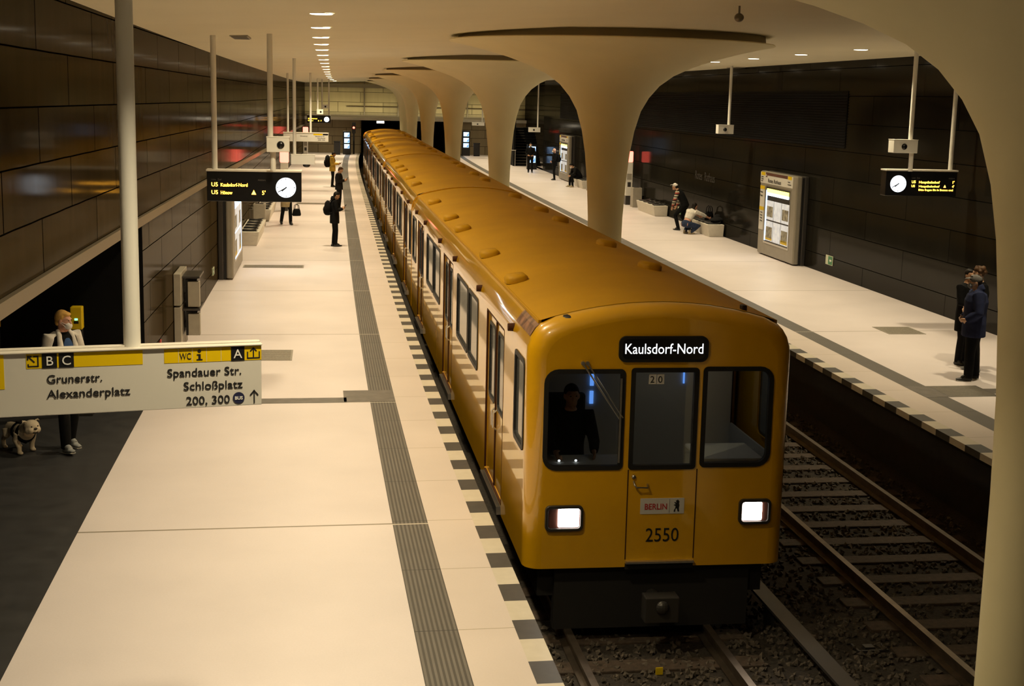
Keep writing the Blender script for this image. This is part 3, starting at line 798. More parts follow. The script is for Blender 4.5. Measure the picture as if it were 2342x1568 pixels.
# large direction sign close to the camera
cz = ceil_z(-2.85)
r = thing('direction_sign', 'large hanging direction sign with yellow bands, nearest the camera at lower left', 'sign', W(-2.85, 7.8, 0), .17)
MB().box(-1.35, .70, -.055, .055, 2.545, 2.890).obj('sign_panel', 'sign', r, bevel=.004)
MB().box(-1.36, .705, -.075, .075, 2.890, 2.900).obj('sign_cap', 'signtop', r, bevel=.006)
MB().box(-1.35, .70, -.02, .02, 2.900, 2.908).obj('sign_rail', 'signtop', r, bevel=.004)
for px in (0.0, -1.15):
    pole(MB(), px, 2.90, cz).obj('hanging_pole', 'white', r, smooth=False, auto=30)
Yf = -.0565
def band(x0, x1, z0, z1, m, name):
    return MB().box(x0, x1, Yf - .001, Yf + .004, z0, z1).obj(name, m, r)
ZB0, ZB1 = 2.806, 2.885
band(-.555, .05, ZB0, ZB1, 'yellow', 'yellow_band'); band(.165, .70, ZB0, ZB1, 'yellow', 'yellow_band'); band(-1.35, -.668, 2.70, ZB1, 'yellow', 'yellow_band')
for x0, x1, ch in ((-.475, -.398, 'B'), (-.388, -.311, 'C'), (.530, .605, 'A')):
    b = band(x0, x1, ZB0, ZB1, 'black', 'exit_letter_tile')
    b.location.y = -.002
    text(ch, .072, ((x0 + x1) / 2, Yf - .0045, ZB0 + .015), 'whitetext', b, align='CENTER').location.y = .002 * 0
for x in (.242, .318, .395, .475): band(x - .001, x + .001, ZB0, ZB1, 'sign', 'tile_joint').location.y = -.0015
text('WC', .052, (.248, Yf - .003, ZB0 + .018), 'ink', r, width=.062)
mbi = MB(); mbi.ell((.356, Yf - .002, ZB0 + .062), (.010, .002, .010)); mbi.box(.350, .363, Yf - .003, Yf - .001, ZB0 + .012, ZB0 + .045); mbi.box(.342, .363, Yf - .003, Yf - .001, ZB0 + .038, ZB0 + .045); mbi.box(.340, .373, Yf - .003, Yf - .001, ZB0 + .010, ZB0 + .017)
mbi.obj('information_symbol', 'ink', r)
def bars(segs, w, name, y=Yf - .003, parent=None, m='ink'):
    mb = MB()
    for (x0, z0, x1, z1) in segs:
        d = Vector((x1 - x0, 0, z1 - z0)); n = Vector((-d.z, 0, d.x)).normalized() * w / 2; e = d.normalized() * w / 2
        a, b = Vector((x0, y, z0)) - e, Vector((x1, y, z1)) + e
        lo = [a + n, b + n, b - n, a - n]
        A = [mb.v(p) for p in lo]; B = [mb.v(p + Vector((0, .002, 0))) for p in lo]
        mb.face(A); mb.face(B)
        for k in range(4): mb.face([A[k], A[(k + 1) % 4], B[(k + 1) % 4], B[k]])
    return mb.obj(name, m, parent or r)
bars([(-.543, .0 + ZB0 + .012, -.495, ZB0 + .012), (-.495, ZB0 + .012, -.495, ZB0 + .066), (-.545, ZB0 + .012, -.545, ZB0 + .022), (-.515, ZB0 + .066, -.495, ZB0 + .066), (-.515, ZB0 + .036, -.545, ZB0 + .066), (-.547, ZB0 + .066, -.530, ZB0 + .066), (-.547, ZB0 + .066, -.547, ZB0 + .050)], .007, 'exit_arrow_symbol')
bars([(.622, ZB0 + .012, .688, ZB0 + .012), (.622, ZB0 + .012, .622, ZB0 + .045), (.688, ZB0 + .012, .688, ZB0 + .045), (.655, ZB0 + .022, .655, ZB0 + .068), (.655, ZB0 + .068, .640, ZB0 + .053), (.655, ZB0 + .068, .670, ZB0 + .053)], .007, 'exit_arrow_symbol')
bars([(.657, 2.562, .657, 2.630), (.657, 2.630, .637, 2.606), (.657, 2.630, .677, 2.606)], .007, 'straight_on_arrow')
text('Grunerstr.', .066, (-.455, Yf - .003, 2.722), 'ink', r, width=.285, bold=.0003)
text('Alexanderplatz', .066, (-.455, Yf - .003, 2.640), 'ink', r, width=.435, bold=.0003)
text('Spandauer Str.', .066, (.178, Yf - .003, 2.728), 'ink', r, width=.405, bold=.0003)
text('Schloßplatz', .066, (.265, Yf - .003, 2.650), 'ink', r, width=.325, bold=.0003)
text('200, 300', .066, (.278, Yf - .003, 2.566), 'ink', r, width=.240, bold=.0003)
mb = MB(); mb.loft([(.570, Yf - .001, 2.592), (.570, Yf - .0035, 2.592)], [.033, .033], n=28); b = mb.obj('bus_symbol', 'inkblue', r)
text('BUS', .026, (.570, Yf - .0055, 2.583), 'whitetext', b, align='CENTER', bold=.0006)

# matching sign far down the left platform
r = at('direction_sign', 'small distant hanging white direction sign with a yellow band, far down the left platform', 'sign', -2.64, 62, 0)
MB().box(-.97, .97, -.06, .06, 2.24, 2.60).obj('sign_panel', 'sign', r, bevel=.004)
MB().box(-.98, .98, -.08, .08, 2.60, 2.64).obj('sign_cap', 'signtop', r)
for px in (-.78, .20): pole(MB(), px, 2.63, ceil_z(-2.6)).obj('hanging_pole', 'white', r, auto=30)
Yf = -.062
band(.32, .72, 2.52, 2.59, 'yellow', 'yellow_band'); band(.73, .95, 2.52, 2.59, 'black', 'exit_letter_tile')
for t, x, z, w in (('Spandauer Str.', .40, 2.455, .42), ('Schloßplatz', .50, 2.375, .33), ('200, 300', .52, 2.295, .30)): text(t, .066, (x, Yf - .003, z), 'ink', r, width=w)
text('Grunerstr.', .066, (-.25, Yf - .003, 2.455), 'ink', r, width=.33)

def display(label, lat, s, x0, x1, z0, z1, poles, clock_left, rows, group=None, zc=None):
    r = at('departure_display', label, 'display', lat, s, 0, group)
    MB().box(x0, x1, -.13, .13, z0, z1).obj('casing', 'dispbody', r, bevel=.008)
    MB().box(x0 - .01, x1 + .01, -.15, .15, z1, z1 + .03).obj('top_cover', 'signtop', r, bevel=.005)
    for px in poles: pole(MB(), px, z1 + .02, zc or ceil_z(lat), .044).obj('hanging_pole', 'white', r, auto=30)
    w = x1 - x0; h = z1 - z0; cr = h * .335
    cx = x0 + w * .175 if clock_left else x1 - w * .165; czz = z0 + h * .485; y = -.131
    c = MB().loft([(cx, y + .002, czz), (cx, y - .004, czz)], [cr, cr], n=40).obj('clock', 'clock', r)
    mb = MB()
    for k in range(12):
        a = 2 * PI * k / 12; l = .17 if k % 3 == 0 else .09
        p, q = Vector((math.sin(a), 0, math.cos(a))) * cr * .94, Vector((math.sin(a), 0, math.cos(a))) * cr * (.94 - l)
        o = Vector((cx, y - .005, czz)); mb.loft([o + p, o + q], [.006, .006], n=5)
    mb.obj('hour_marks', 'ink', c)
    mb = MB(); o = Vector((cx, y - .007, czz))
    for ang, L, wd in ((240, .86, .008), (231, .55, .012)):
        a = math.radians(ang); mb.loft([o - Vector((math.sin(a), 0, math.cos(a))) * cr * .1, o + Vector((math.sin(a), 0, math.cos(a))) * cr * L], [wd, wd], n=5)
    mb.obj('clock_hands', 'ink', c)
    tx0 = x0 + w * (.36 if clock_left else .045); tx1 = x1 - w * .035 if clock_left else x0 + w * .62; tw = tx1 - tx0
    text('Linie  Ziel', h * .085, (tx0, y - .002, z0 + h * .70), 'greytext', r)
    text('Abfahrt', h * .085, (tx1, y - .002, z0 + h * .70), 'greytext', r, align='RIGHT')
    for a, b, c_, e, z, q in rows:
        zz = z0 + h * z; hh = h * q
        if a: text(a, hh, (tx0, y - .002, zz), 'led', r)
        if b: text(b, hh * .86, (tx0 + tw * .17, y - .002, zz), 'led', r, width=c_ * tw)
        if e: text(e, hh, (tx1, y - .002, zz), 'led', r, align='RIGHT')
        if e and len(e) == 2 and z < .5:
            bx = tx1 - tw * .22; mb = MB(); mb.panel([(bx - hh * .4, zz), (bx + hh * .4, zz), (bx, zz + hh * .8)], [], lambda p, t, d: Vector((p, y - .003, t))); mb.obj('warning_triangle', 'led', r)
    return r
display('departure display with round clock hanging over the left platform, nearest the camera', -2.76, 22.6, -.735, .735, 2.59, 3.06, (-.62,), False,
        [('U5', 'Kaulsdorf-Nord', .49, '', .50, .19), ('U5', 'Hönow', .21, "5'", .24, .19)], zc=ceil_z(-2.9))
display('departure display with round clock hanging over the right platform by the near column', 10.09, 26.2, -.74, .74, 2.56, 3.05, (.64,), True,
        [('U5', 'Hauptbahnhof', .48, "1'", .52, .15), ('U5', 'Hauptbahnhof', .48, "4'", .36, .13), ('', 'Bitte fragen Sie in Bussen und', .80, '', .22, .12)], zc=ceil_z(10.1))
display('tiny departure display with round clock, farthest down the left platform', -2.47, 88, -.72, .72, 2.53, 3.0, (.2, .62), False,
        [('U5', 'Kaulsdorf-Nord', .49, '', .50, .19), ('U5', 'Hönow', .21, "5'", .24, .19)], zc=ceil_z(-2.5))

def cam_box(label, lat, s, x0, x1, z0, z1, px, low=None, dome=False, d=.14):
    r = at('camera_box', label, 'surveillance camera', lat, s, 0, 'white camera boxes')
    MB().box(x0, x1, -d, d, z0, z1).obj('box', 'white', r, bevel=.008)
    MB().box(x0 - .004, x1 + .004, -d - .004, d + .004, z1, z1 + .012).obj('lid', 'white', r)
    pole(MB(), px, z1, ceil_z(lat), .044).obj('hanging_pole', 'white', r, auto=30)
    if low is not None: pole(MB(), px + .04, low, z0, .044).obj('lower_pole', 'white', r, auto=30)
    h = z1 - z0
    if dome:
        MB().lathe([(.10, 0), (.095, -.04), (.06, -.075), (.001, -.085)], c=(x1 - .22, 0, z0), n=20).obj('dome_lens', 'dispbody', r, smooth=True)
    else:
        cx = x0 + (x1 - x0) * (.62 if px < (x0 + x1) / 2 else .44)
        MB().ell((cx, -d + .01, (z0 + z1) / 2), (.062, .045, .062)).obj('lens', 'dispbody', r, smooth=True)
cam_box('white camera box on the pole right above the nearest left departure display', -2.38, 22.3, -.175, .175, 3.385, 3.61, -.12, low=3.1)
cam_box('white camera box with a dark dome under it, just beyond the nearest left departure display', -2.25, 37.3, -.31, .31, 2.465, 2.71, -.22, dome=True)
cam_box('small white camera box on the left side, right above the farthest display', -2.30, 84.0, -.2, .17, 3.12, 3.40, -.15)
cam_box('small white camera box farthest down the left platform', -2.25, 94.5, -.2, .2, 3.36, 3.60, -.18)
cam_box('white camera box on the pole just above the right departure display', 9.62, 25.95, -.27, .22, 3.41, 3.66, .12, low=3.05)
cam_box('white camera box on a pole before the louvred wall, right of the large column', 10.30, 41.0, -.24, .24, 3.38, 3.64, .12)
cam_box('white camera box seen through the arch between the two nearest whole columns', 10.28, 82.0, -.34, .34, 2.36, 2.62, .2)
cam_box('white camera box seen through the small arch left of the second whole column', 8.55, 101.0, -.45, .45, 2.30, 2.52, .3)

# small ceiling things
r = at('ceiling_speaker', 'round spherical loudspeaker hanging from the ceiling over the large column capital', 'loudspeaker', 2.98, 15.6, ceil_z(3))
MB().loft([(0, 0, -.10), (0, 0, 0)], [.012, .012], n=10).obj('stem', 'ledge', r); MB().ell((0, 0, -.13), (.055, .055, .05)).obj('ball', 'ledge', r, smooth=True)
def hatch(lat, s, label):
    r = at('ceiling_grille', label, 'ceiling grille', lat, s, ceil_z(lat), 'ceiling grilles')
    MB().box(-.14, .14, -.55, .55, -.02, .01).obj('frame', 'slab', r)
    mb = MB()
    for k in range(9): mb.box(-.12, .12, -.48 + k * .12 - .02, -.48 + k * .12 + .02, -.028, -.018)
    mb.obj('slats', 'ledge', r)
hatch(-2.99, 23.2, 'small rectangular grille in the ceiling over the left platform')
hatch(11.0, 42.5, 'small rectangular grille in the ceiling over the right platform')

# ================================================================== INFORMATION STELES ON THE WALLS
def stele(label, lat, s0, s1, side, full):
    """side=+1: stands on the right wall and faces the tracks (-X); side=-1 mirrored"""
    L = s1 - s0; r = at('information_stele', label, 'information board', lat, (s0 + s1) / 2, 0, 'grey information steles')
    sg = side; dep = .35; D = lambda d: sg * d            # d: distance behind the front
    def bx(d0, d1, y0, y1, z0, z1, m, nm, par=None, bevel=0):
        a, b = sorted((D(d0), D(d1))); return MB().box(a, b, y0, y1, z0, z1).obj(nm, m, par or r, bevel=bevel)
    bx(.0, .17, -L / 2, L / 2, .03, 2.40, 'mach', 'front_shell', bevel=.04)
    bx(.17, .23, -L / 2 + .03, L / 2 - .03, .02, 2.36, 'black', 'groove')
    bx(.23, dep, -L / 2, L / 2, .0, 2.40, 'darksteel', 'back_shell', bevel=.02)
    fa = L / 2                                              # far end = +y
    hd = bx(-.006, .01, -fa + .30, fa - .02, 2.06, 2.37, 'sign', 'header_sign')
    near, far = -fa + .30, fa - .02
    def tx(body, size, y, z, m, par, width=None, align='LEFT'):
        rot = ROT_TRACKR if sg > 0 else ROT_TRACKL
        o = text(body, size, (D(-.012), y, z), m, par, rot=rot, align=align)
        if width:
            ys = [v.co.y for v in o.data.vertices]; c = ys and (max(ys) if sg > 0 else min(ys)); k = width / (max(ys) - min(ys))
            for v in o.data.vertices: v.co.y = c + (v.co.y - c) * k
        return o
    if sg > 0:
        bx(-.009, 0, near + .45, far - .62, 2.29, 2.37, 'brown', 'line_stripe', hd); bx(-.009, 0, far - .62, far - .48, 2.24, 2.37, 'brown', 'line_tile', hd)
        bx(-.009, 0, far - .44, far - .06, 2.28, 2.37, 'yellow', 'yellow_tile', hd); bx(-.009, 0, near + .1, near + .42, 2.28, 2.37, 'yellow', 'yellow_tile', hd)
        tx('Rotes Rathaus', .16, far - .72, 2.10, 'ink', hd, width=1.15)
        tx('U5', .07, far - .5, 2.27, 'whitetext', hd)
        for k, t in enumerate(('Spandauer', 'Schloßplatz', '200, 300')): tx(t, .05, far - .08, 2.22 - k * .06, 'ink', hd)
        for k, t in enumerate(('Grunerstr.', 'Alexanderplatz')): tx(t, .05, near + .42, 2.20 - k * .07, 'ink', hd)
        sdp = bx(-.006, .01, fa - .46, fa - .05, .72, 1.98, 'sign', 'side_sign')
        bx(-.009, 0, fa - .46, fa - .05, 1.88, 1.98, 'yellow', 'yellow_tile', sdp); bx(-.009, 0, fa - .46, fa - .05, 1.28, 1.38, 'yellow', 'yellow_tile', sdp)
        for z in (1.78, 1.68): tx('Ausgang', .07, fa - .08, z, 'ink', sdp)
        for z in (1.20, 1.12, 1.04, .96): tx('Richtung', .06, fa - .16, z, 'ink', sdp)
    else:
        bx(-.009, 0, near + .62, far - .45, 2.29, 2.37, 'brown', 'line_stripe', hd); tx('Rotes Rathaus', .16, near + .62, 2.10, 'ink', hd, width=1.15)
    # glazed case with lit posters
    y0, y1 = -fa + .45, fa - .62
    cz0, cz1 = .42, 1.98
    fr = bx(-.012, .0, y0 - .05, y1 + .05, cz0 - .05, cz0, 'chrome', 'case_frame')
    bx(-.012, .0, y0 - .05, y1 + .05, cz1, cz1 + .04, 'chrome', 'case_frame'); bx(-.012, .0, y0 - .05, y0, cz0, cz1, 'chrome', 'case_frame'); bx(-.012, .0, y1, y1 + .05, cz0, cz1, 'chrome', 'case_frame')
    bx(-.004, .004, y0, y1, cz0, cz1, 'screen' if not full else 'black', 'case_back')
    bx(-.02, -.006, y0 + .12, y1 - .10, cz1 - .16, cz1 - .05, 'tubeyellow', 'top_light')
    bx(-.02, -.006, y0 + .12, y1 - .10, cz1 - .24, cz1 - .16, 'tube', 'case_tube')
    bx(-.016, -.005, y1 - .11, y1 - .03, cz0 + .03, cz1 - .10, 'screen', 'edge_light')
    w = (y1 - y0 - .16) / 3
    for k in range(3):
        for j, (z0, z1) in enumerate(((.46, 1.02), (1.06, 1.60))):
            a = y0 + .03 + k * (w + .02); m = 'poster'
            p = bx(-.010, -.004, a, a + w - .02, z0, z1, m, 'poster')
            if k != 1:
                bx(-.012, -.009, a + .04, a + w - .08, z0 + .08, z1 - .16, 'posterpic', 'poster_picture', p)
                if j == 0: bx(-.012, -.009, a + .03, a + w - .05, z0 + .03, z0 + .13, 'yellow', 'poster_band', p)
    ld = bpy.data.lights.new('case_light', 'AREA'); ld.shape = 'RECTANGLE'; ld.size = y1 - y0; ld.size_y = .3; ld.energy = 14; ld.color = (.85, .93, 1.0)
    lo = bpy.data.objects.new('case_glow', ld); col.objects.link(lo); lo.parent = r; lo.location = (D(-.06), 0, 1.85)
    lo.rotation_euler = (0, sg * math.radians(62), 0)
    return r
stele('tall grey information stele with lit posters, at the right wall near the display', 10.85, 35.7, 38.9, 1, True)
stele('tall grey information stele seen edge-on at the left wall under the nearest display', -3.76, 32.7, 36.1, -1, False)
stele('distant grey information stele with a lit case, behind the bald man in black', 10.85, 72.6, 75.8, 1, True)

# ================================================================== BENCHES, BINS, POSTS
def bench(label, s0, s1, side, pads=4):
    lat = (10.88 if side > 0 else -3.82); L = s1 - s0
    r = at('stone_bench', label, 'bench', lat, (s0 + s1) / 2, 0, 'pale stone benches along the walls')
    mb = MB(); d = .28
    b = [(-d * .9, -L / 2 + .05), (d * .9, -L / 2 + .05), (d * .9, L / 2 - .05), (-d * .9, L / 2 - .05)]; t = [(-d, -L / 2), (d, -L / 2), (d, L / 2), (-d, L / 2)]
    if side > 0: b = [(-d * .72, -L / 2 + .08), (d, -L / 2 + .08), (d, L / 2 - .08), (-d * .72, L / 2 - .08)]
    if side < 0: b = [(-d, -L / 2 + .08), (d * .72, -L / 2 + .08), (d * .72, L / 2 - .08), (-d, L / 2 - .08)]
    A = [mb.v((x, y, 0)) for x, y in b]; B = [mb.v((x, y, .40)) for x, y in t]
    mb.face(A); mb.face(B)
    for k in range(4): mb.face([A[k], A[(k + 1) % 4], B[(k + 1) % 4], B[k]])
    mb.obj('bench_block', 'benchw', r, bevel=.012)
    for k in range(pads):
        y = -L / 2 + .35 + (L - .7) * k / max(1, pads - 1)
        mb = MB(); mb.loft([(-.22, y, .405), (-.2, y, .43), (0, y, .42), (.16, y, .44), (.22, y, .47)], [(.17, .015), (.19, .02), (.19, .02), (.19, .02), (.17, .015)], xaxis=(0, 1, 0), n=12)
        mb.obj('seat_pad', 'seatpad', r, smooth=True)
bench('pale stone bench by the right wall where the woman crouches', 43.5, 45.6, 1)
bench('pale stone bench with black seat pads, left of the person in the white cap', 51.3, 54.4, 1)
bench('distant pale stone bench on the right wall under the seated person', 67.0, 69.4, 1)
bench('pale stone bench with black seat pads at the left wall, right beside the edge-on stele', 40.1, 44.2, -1, 5)
bench('pale stone bench at the left wall, second one beyond the edge-on stele', 47.9, 52.7, -1, 5)
def bin_slab(label, lat, s, h):
    r = at('litter_bin', label, 'litter bin', lat, s, 0, 'upright stone litter bins')
    MB().box(-.19, .19, -.25, .25, 0, h).obj('bin_body', 'slab', r, bevel=.01)
    MB().box(-.13, .13, -.18, .18, h - .01, h + .006).obj('bin_slot', 'black', r)
bin_slab('upright beige stone litter bin on the right platform, beside the red lamp column', 10.92, 55.9, .8)
bin_slab('upright beige litter bin beside the seated person, half behind the large column', 10.85, 65.8, .8)
bin_slab('upright dark grey litter bin between the two benches at the left wall', -3.85, 46.4, .72)
def sos(label, lat, s, face):
    r = at('emergency_column', label, 'emergency call column', lat, s, 0, 'emergency call columns')
    MB().box(-.13, .13, -.16, .16, 0, .38).obj('foot', 'darksteel', r, bevel=.01)
    b = MB().box(-.14, .14, -.17, .17, .38, 1.78).obj('column_body', 'white', r, bevel=.015)
    MB().box(-.10, .10, -.173, -.168, 1.05, 1.3).obj('call_panel', 'slab', b)
    MB().box(-.07, .07, -.173, -.168, .75, .95).obj('call_grille', 'darksteel', b)
    MB().lathe([(.001, 1.78), (.15, 1.78), (.165, 1.82), (.165, 2.18), (.15, 2.22), (.001, 2.22)], n=28).obj('red_lamp', 'red', r, smooth=False, auto=40)
sos('white emergency column with a glowing red lamp, right of the large column', 10.85, 57.2, 1)
sos('white emergency column with a red lamp behind the camera box, left platform', -3.25, 52.5, -1)
sos('farthest emergency column with a red lamp at the left end of the far direction sign', -3.35, 90.0, -1)

# pair of bins fixed on a slab, near the left wall
r = at('recycling_bins', 'grey double bin set on the left wall, just above the large direction sign', 'recycling bins', WL + .01, 23.7, 0)
for z0, z1 in ((.06, .79), (.82, 1.34)):
    MB().box(0, .11, -.5, .6, z0, z1).obj('back_panel', 'slab', r, bevel=.006)
for z0, z1 in ((.26, .70), (.74, 1.24)):
    b = MB().box(.15, .34, -.10, .5, z0, z1 - .04).obj('bin_liner', 'black', r)
    MB().box(.20, .39, -.22, -.06, z0 + .02, z1 - .06).obj('bin_front', 'slab', b, bevel=.006)
    MB().box(.11, .40, -.26, .55, z1, z1 + .035).obj('bin_lid', 'darksteel', r, bevel=.006)
    MB().box(.09, .15, .1, .3, z0 + .1, z0 + .2).obj('bracket', 'darksteel', r)

# ticket validators in the lobby
def validator(label, lat, s):
    r = at('ticket_validator', label, 'ticket validator', lat, s, 0, 'yellow ticket validators')
    MB().box(-.07, .07, -.05, .05, 0, 1.16).obj('post', 'black', r, bevel=.01)
    MB().box(-.18, .18, -.12, .12, 0, .03).obj('foot_plate', 'darksteel', r)
    b = MB().box(-.075, .075, -.085, .07, 1.16, 1.46).obj('validator_head', 'validator', r, bevel=.012)
    MB().box(-.03, .03, -.089, -.084, 1.24, 1.275).obj('ticket_slot', 'black', b)
    MB().box(-.02, .02, -.089, -.084, 1.285, 1.31).obj('display_light', 'greenled', b)
validator('yellow ticket validator on a black post beside the blond woman', -4.92, 18.9)
validator('yellow ticket validator cut off at the left edge of the photo', -6.0, 19.0)

# screens, signals, stairs at the far end
def screens(label, lat, s, zs, w, h, base, turn=0.0):
    r = at('screen_tower', label, 'screens', lat, s, 0, 'towers of blue screens', turn)
    MB().box(-w / 2 - .1, w / 2 + .1, 0, .35, 0, max(zs) + h + .12).obj('tower_body', 'dispbody', r, bevel=.02)
    for z in zs:
        q = MB().box(-w / 2, w / 2, -.02, .01, z, z + h).obj('screen', 'screen', r)
        mb = MB(); mb.panel([(w * .05, z + h * .1), (w * .45, z + h * .1), (w * .45, z + h * .85)], [], lambda a, b, d: Vector((a, -.023, b))); mb.obj('screen_picture', 'screend', q)
screens('tower of three blue screens by the left end wall', -.93, 103, (.44, .84, 1.26), .38, .31, 0)
screens('tower of three blue screens by the right end wall, in the small arch', 7.88, 104, (.62, 1.02, 1.44), .40, .30, 0)
screens('free-standing pair of blue screens behind the standing man in black', 10.62, 85.2, (.42, .98), .42, .42, 0)
def kiosk(label, lat, s):
    r = at('waste_container', label, 'container', lat, s, 0, 'black containers')
    MB().box(-.22, .22, -.2, .2, 0, .92).obj('container_body', 'black', r, bevel=.02); MB().box(-.24, .24, -.22, .22, .92, .98).obj('container_lid', 'dispbody', r, bevel=.01)
kiosk('black container standing left of the left screen tower', -1.62, 102.5); kiosk('black container standing right of the right screen tower', 8.65, 103.5)
def signal(label, lat, s):
    r = at('track_signal', label, 'signal', lat, s, 0, 'red track signals')
    MB().box(-.06, .06, 0, .1, 0, 1.5).obj('mast', 'tdark', r); MB().box(-.13, .13, -.06, .1, 1.5, 2.3).obj('signal_head', 'black', r, bevel=.02)
    MB().loft([(0, -.062, 1.92), (0, -.085, 1.92)], [.075, .07], n=20).obj('red_light', 'redlens', r)
signal('red track signal beside the left tunnel mouth', -.45, 104); signal('red track signal left of the right screen tower', 7.05, 104)
for lat, s, lab in ((1.5, 107, 'white lamp in the left tunnel mouth above the end of the train'), (5.0, 107.5, 'white lamp in the right tunnel mouth between the far columns')):
    r = at('tunnel_lamp', lab, 'tunnel lamp', lat, s, 2.28, 'tunnel lamps')
    MB().box(-.28, .28, -.05, .05, -.06, .10).obj('lamp_body', 'lampface', r, bevel=.02); MB().box(-.02, .02, -.02, .02, .1, .25).obj('hanger', 'tdark', r)
r = at('staircase', 'dark staircase with pale step edges at the far right, left of the standing man', 'staircase', 10.55, 89.5, 0)
mb = MB(); nz = MB()
for k in range(14):
    mb.box(-.5, 1.2, k * .28, 5.0, k * .17, (k + 1) * .17); nz.box(-.5, .45, k * .28 - .012, k * .28 + .05, (k + 1) * .17 - .012, (k + 1) * .17 + .006)
mb.obj('steps', 'recess', r); nz.obj('step_edges', 'ledge', r)
mb = MB(); mb.loft([(-1.2, -.6, 1.02), (-.5, -.6, 1.02)], [.025, .025], n=10); mb.loft([(-.55, -.6, 0), (-.55, -.6, 1.02)], [.025, .025], n=10); mb.obj('handrail', 'chrome', r)
MB().box(-.62, -.5, -.3, 5, 0, 3.2).obj('stair_cheek', 'recess', r)

# louvred ventilation field on the right wall
r = at('ventilation_louvre', 'long black louvred ventilation field high on the right wall', 'ventilation louvre', WR, 54, 0)
def curved(mb_fn, name, m):
    mb = MB(); mb_fn(mb); o = mb.obj(name, m); o.parent = r
    o.matrix_parent_inverse = Matrix.LocRotScale(r.location, r.rotation_euler, None).inverted(); return o
curved(lambda b: b.strip([(WR - .012, 3.24), (WR - .012, 4.66)], 33.2, 78, 1.5), 'louvre_back', 'recess')
def sl(b):
    for k in range(20): b.strip([(WR - .012, 3.30 + k * .068), (WR - .04, 3.275 + k * .068), (WR - .012, 3.262 + k * .068)], 33.2, 78, 3)
curved(sl, 'louvre_slats', 'recess')
def wall_sign(label, side, s, z0, z1, L, fig=True):
    lat = WR - .012 if side > 0 else WL + .012
    r = at('exit_sign', label, 'sign', lat, s, (z0 + z1) / 2, 'small wall signs'); h = (z1 - z0) / 2
    MB().box(-.008, .008, -L / 2, L / 2, -h, h).obj('plate', 'greenpale' if fig else 'berlinred', r)
    if fig:
        MB().box(-.011, .011, -L / 2 + .02, L * .12, -h + .015, h - .015).obj('green_field', 'green', r)
        mb = MB(); f = lambda a, b, d: Vector((-.013 * side, a, b))
        mb.panel([(-L * .36, -.02), (-L * .18, -.02), (-L * .18, -.05), (-L * .06, 0), (-L * .18, .05), (-L * .18, .02), (-L * .36, .02)], [], f); mb.obj('arrow', 'whitetext', r)
wall_sign('small green exit sign low on the right wall, right of the near information stele', 1, 33.8, .26, .50, .5)
wall_sign('small green exit sign low on the right wall behind the man in the white cap', 1, 49.6, .24, .50, .5)
wall_sign('small green exit sign on the left wall beside the pole of the large direction sign', -1, 20.1, .22, .42, .42)
wall_sign('small green exit sign low on the left wall in front of the edge-on stele', -1, 31.3, .30, .46, .4)
wall_sign('tiny red notice on the left wall under the recycling bins', -1, 21.2, .42, .60, .14, False)
t = thing('station_name', '', '', W(WR - .008, 47.6, 1.66), -gang(46))
text('Rotes', .42, (0, 0, 0), 'faint', t, rot=ROT_TRACKR); text('Rathaus', .42, (0, -1.25, 0), 'faint', t, rot=ROT_TRACKR); tag(t, 'faint dark station name lettering on the right wall above the crouching woman', 'wall lettering')
# floor grates
def grate(label, lat, s, lx, ly):
    r = at('floor_drain', label, 'floor drain', lat, s, .002, 'metal floor drains')
    MB().box(-lx / 2, lx / 2, -ly / 2, ly / 2, -.01, .004).obj('drain_frame', 'drain', r)
    mb = MB(); n = int(ly / .05)
    for k in range(n): mb.box(-lx / 2 + .03, lx / 2 - .03, -ly / 2 + (k + .35) * ly / n, -ly / 2 + (k + .65) * ly / n, .004, .007)
    mb.obj('drain_bars', 'drain', r)
grate('dark metal floor drain right of the large direction sign', -2.48, 23.1, .58, .95)
grate('long narrow floor drain below the nearest left display', -2.95, 35.3, 1.5, .55)
grate('metal floor drain on the right platform left of the three waiting people', 9.45, 25.2, .75, .85)
grate('narrow floor drain on the left platform behind the beige coat', -2.3, 56.0, 1.2, .7)

# ================================================================== PEOPLE
SKIN = {}
def skin(name, c): return mat('skin_' + name, c, .55, var=.06, vscale=8)
def cloth(name, c, rough=.9, var=.22): return mat('cloth_' + name, c, rough, spec=.15, var=var, vscale=9, bump=.25, bscale=30)
M['p_skin'] = skin('light', (.55, .33, .21)); M['p_skind'] = skin('tan', (.42, .23, .13)); M['p_skinr'] = skin('rosy', (.62, .33, .22))
M['c_black'] = cloth('black', (.006, .006, .0065)); M['c_black2'] = cloth('charcoal', (.011, .0105, .011)); M['c_navy'] = cloth('navy', (.020, .026, .065)); M['c_denim'] = cloth('denim', (.030, .042, .085))
M['c_mustard'] = cloth('mustard', (.50, .33, .055)); M['c_beige'] = cloth('beige', (.40, .31, .17)); M['c_white'] = cloth('white', (.70, .66, .60)); M['c_blue'] = cloth('blue', (.05, .10, .24))
M['c_red'] = cloth('red', (.55, .04, .06)); M['c_grey'] = cloth('grey', (.12, .115, .11)); M['c_mask'] = cloth('mask', (.74, .72, .68), var=.03); M['c_maskgrey'] = cloth('mask_grey', (.22, .23, .25))
M['h_black'] = cloth('hair_black', (.012, .009, .007), .6); M['h_brown'] = cloth('hair_brown', (.065, .032, .014), .6); M['h_blond'] = cloth('hair_blond', (.62, .36, .10), .6); M['h_grey'] = cloth('hair_grey', (.2, .17, .14), .6)
M['s_black'] = mat('shoe_black', (.015, .015, .015), .5); M['s_grey'] = mat('shoe_grey', (.25, .26, .26), .6); M['s_sole'] = mat('shoe_sole', (.55, .54, .50), .6); M['s_beige'] = mat('shoe_beige', (.40, .33, .20), .6)
M['eye'] = mat('eye_dark', (.01, .008, .006), .2); M['phone'] = mat('phone_black', (.01, .01, .012), .2)
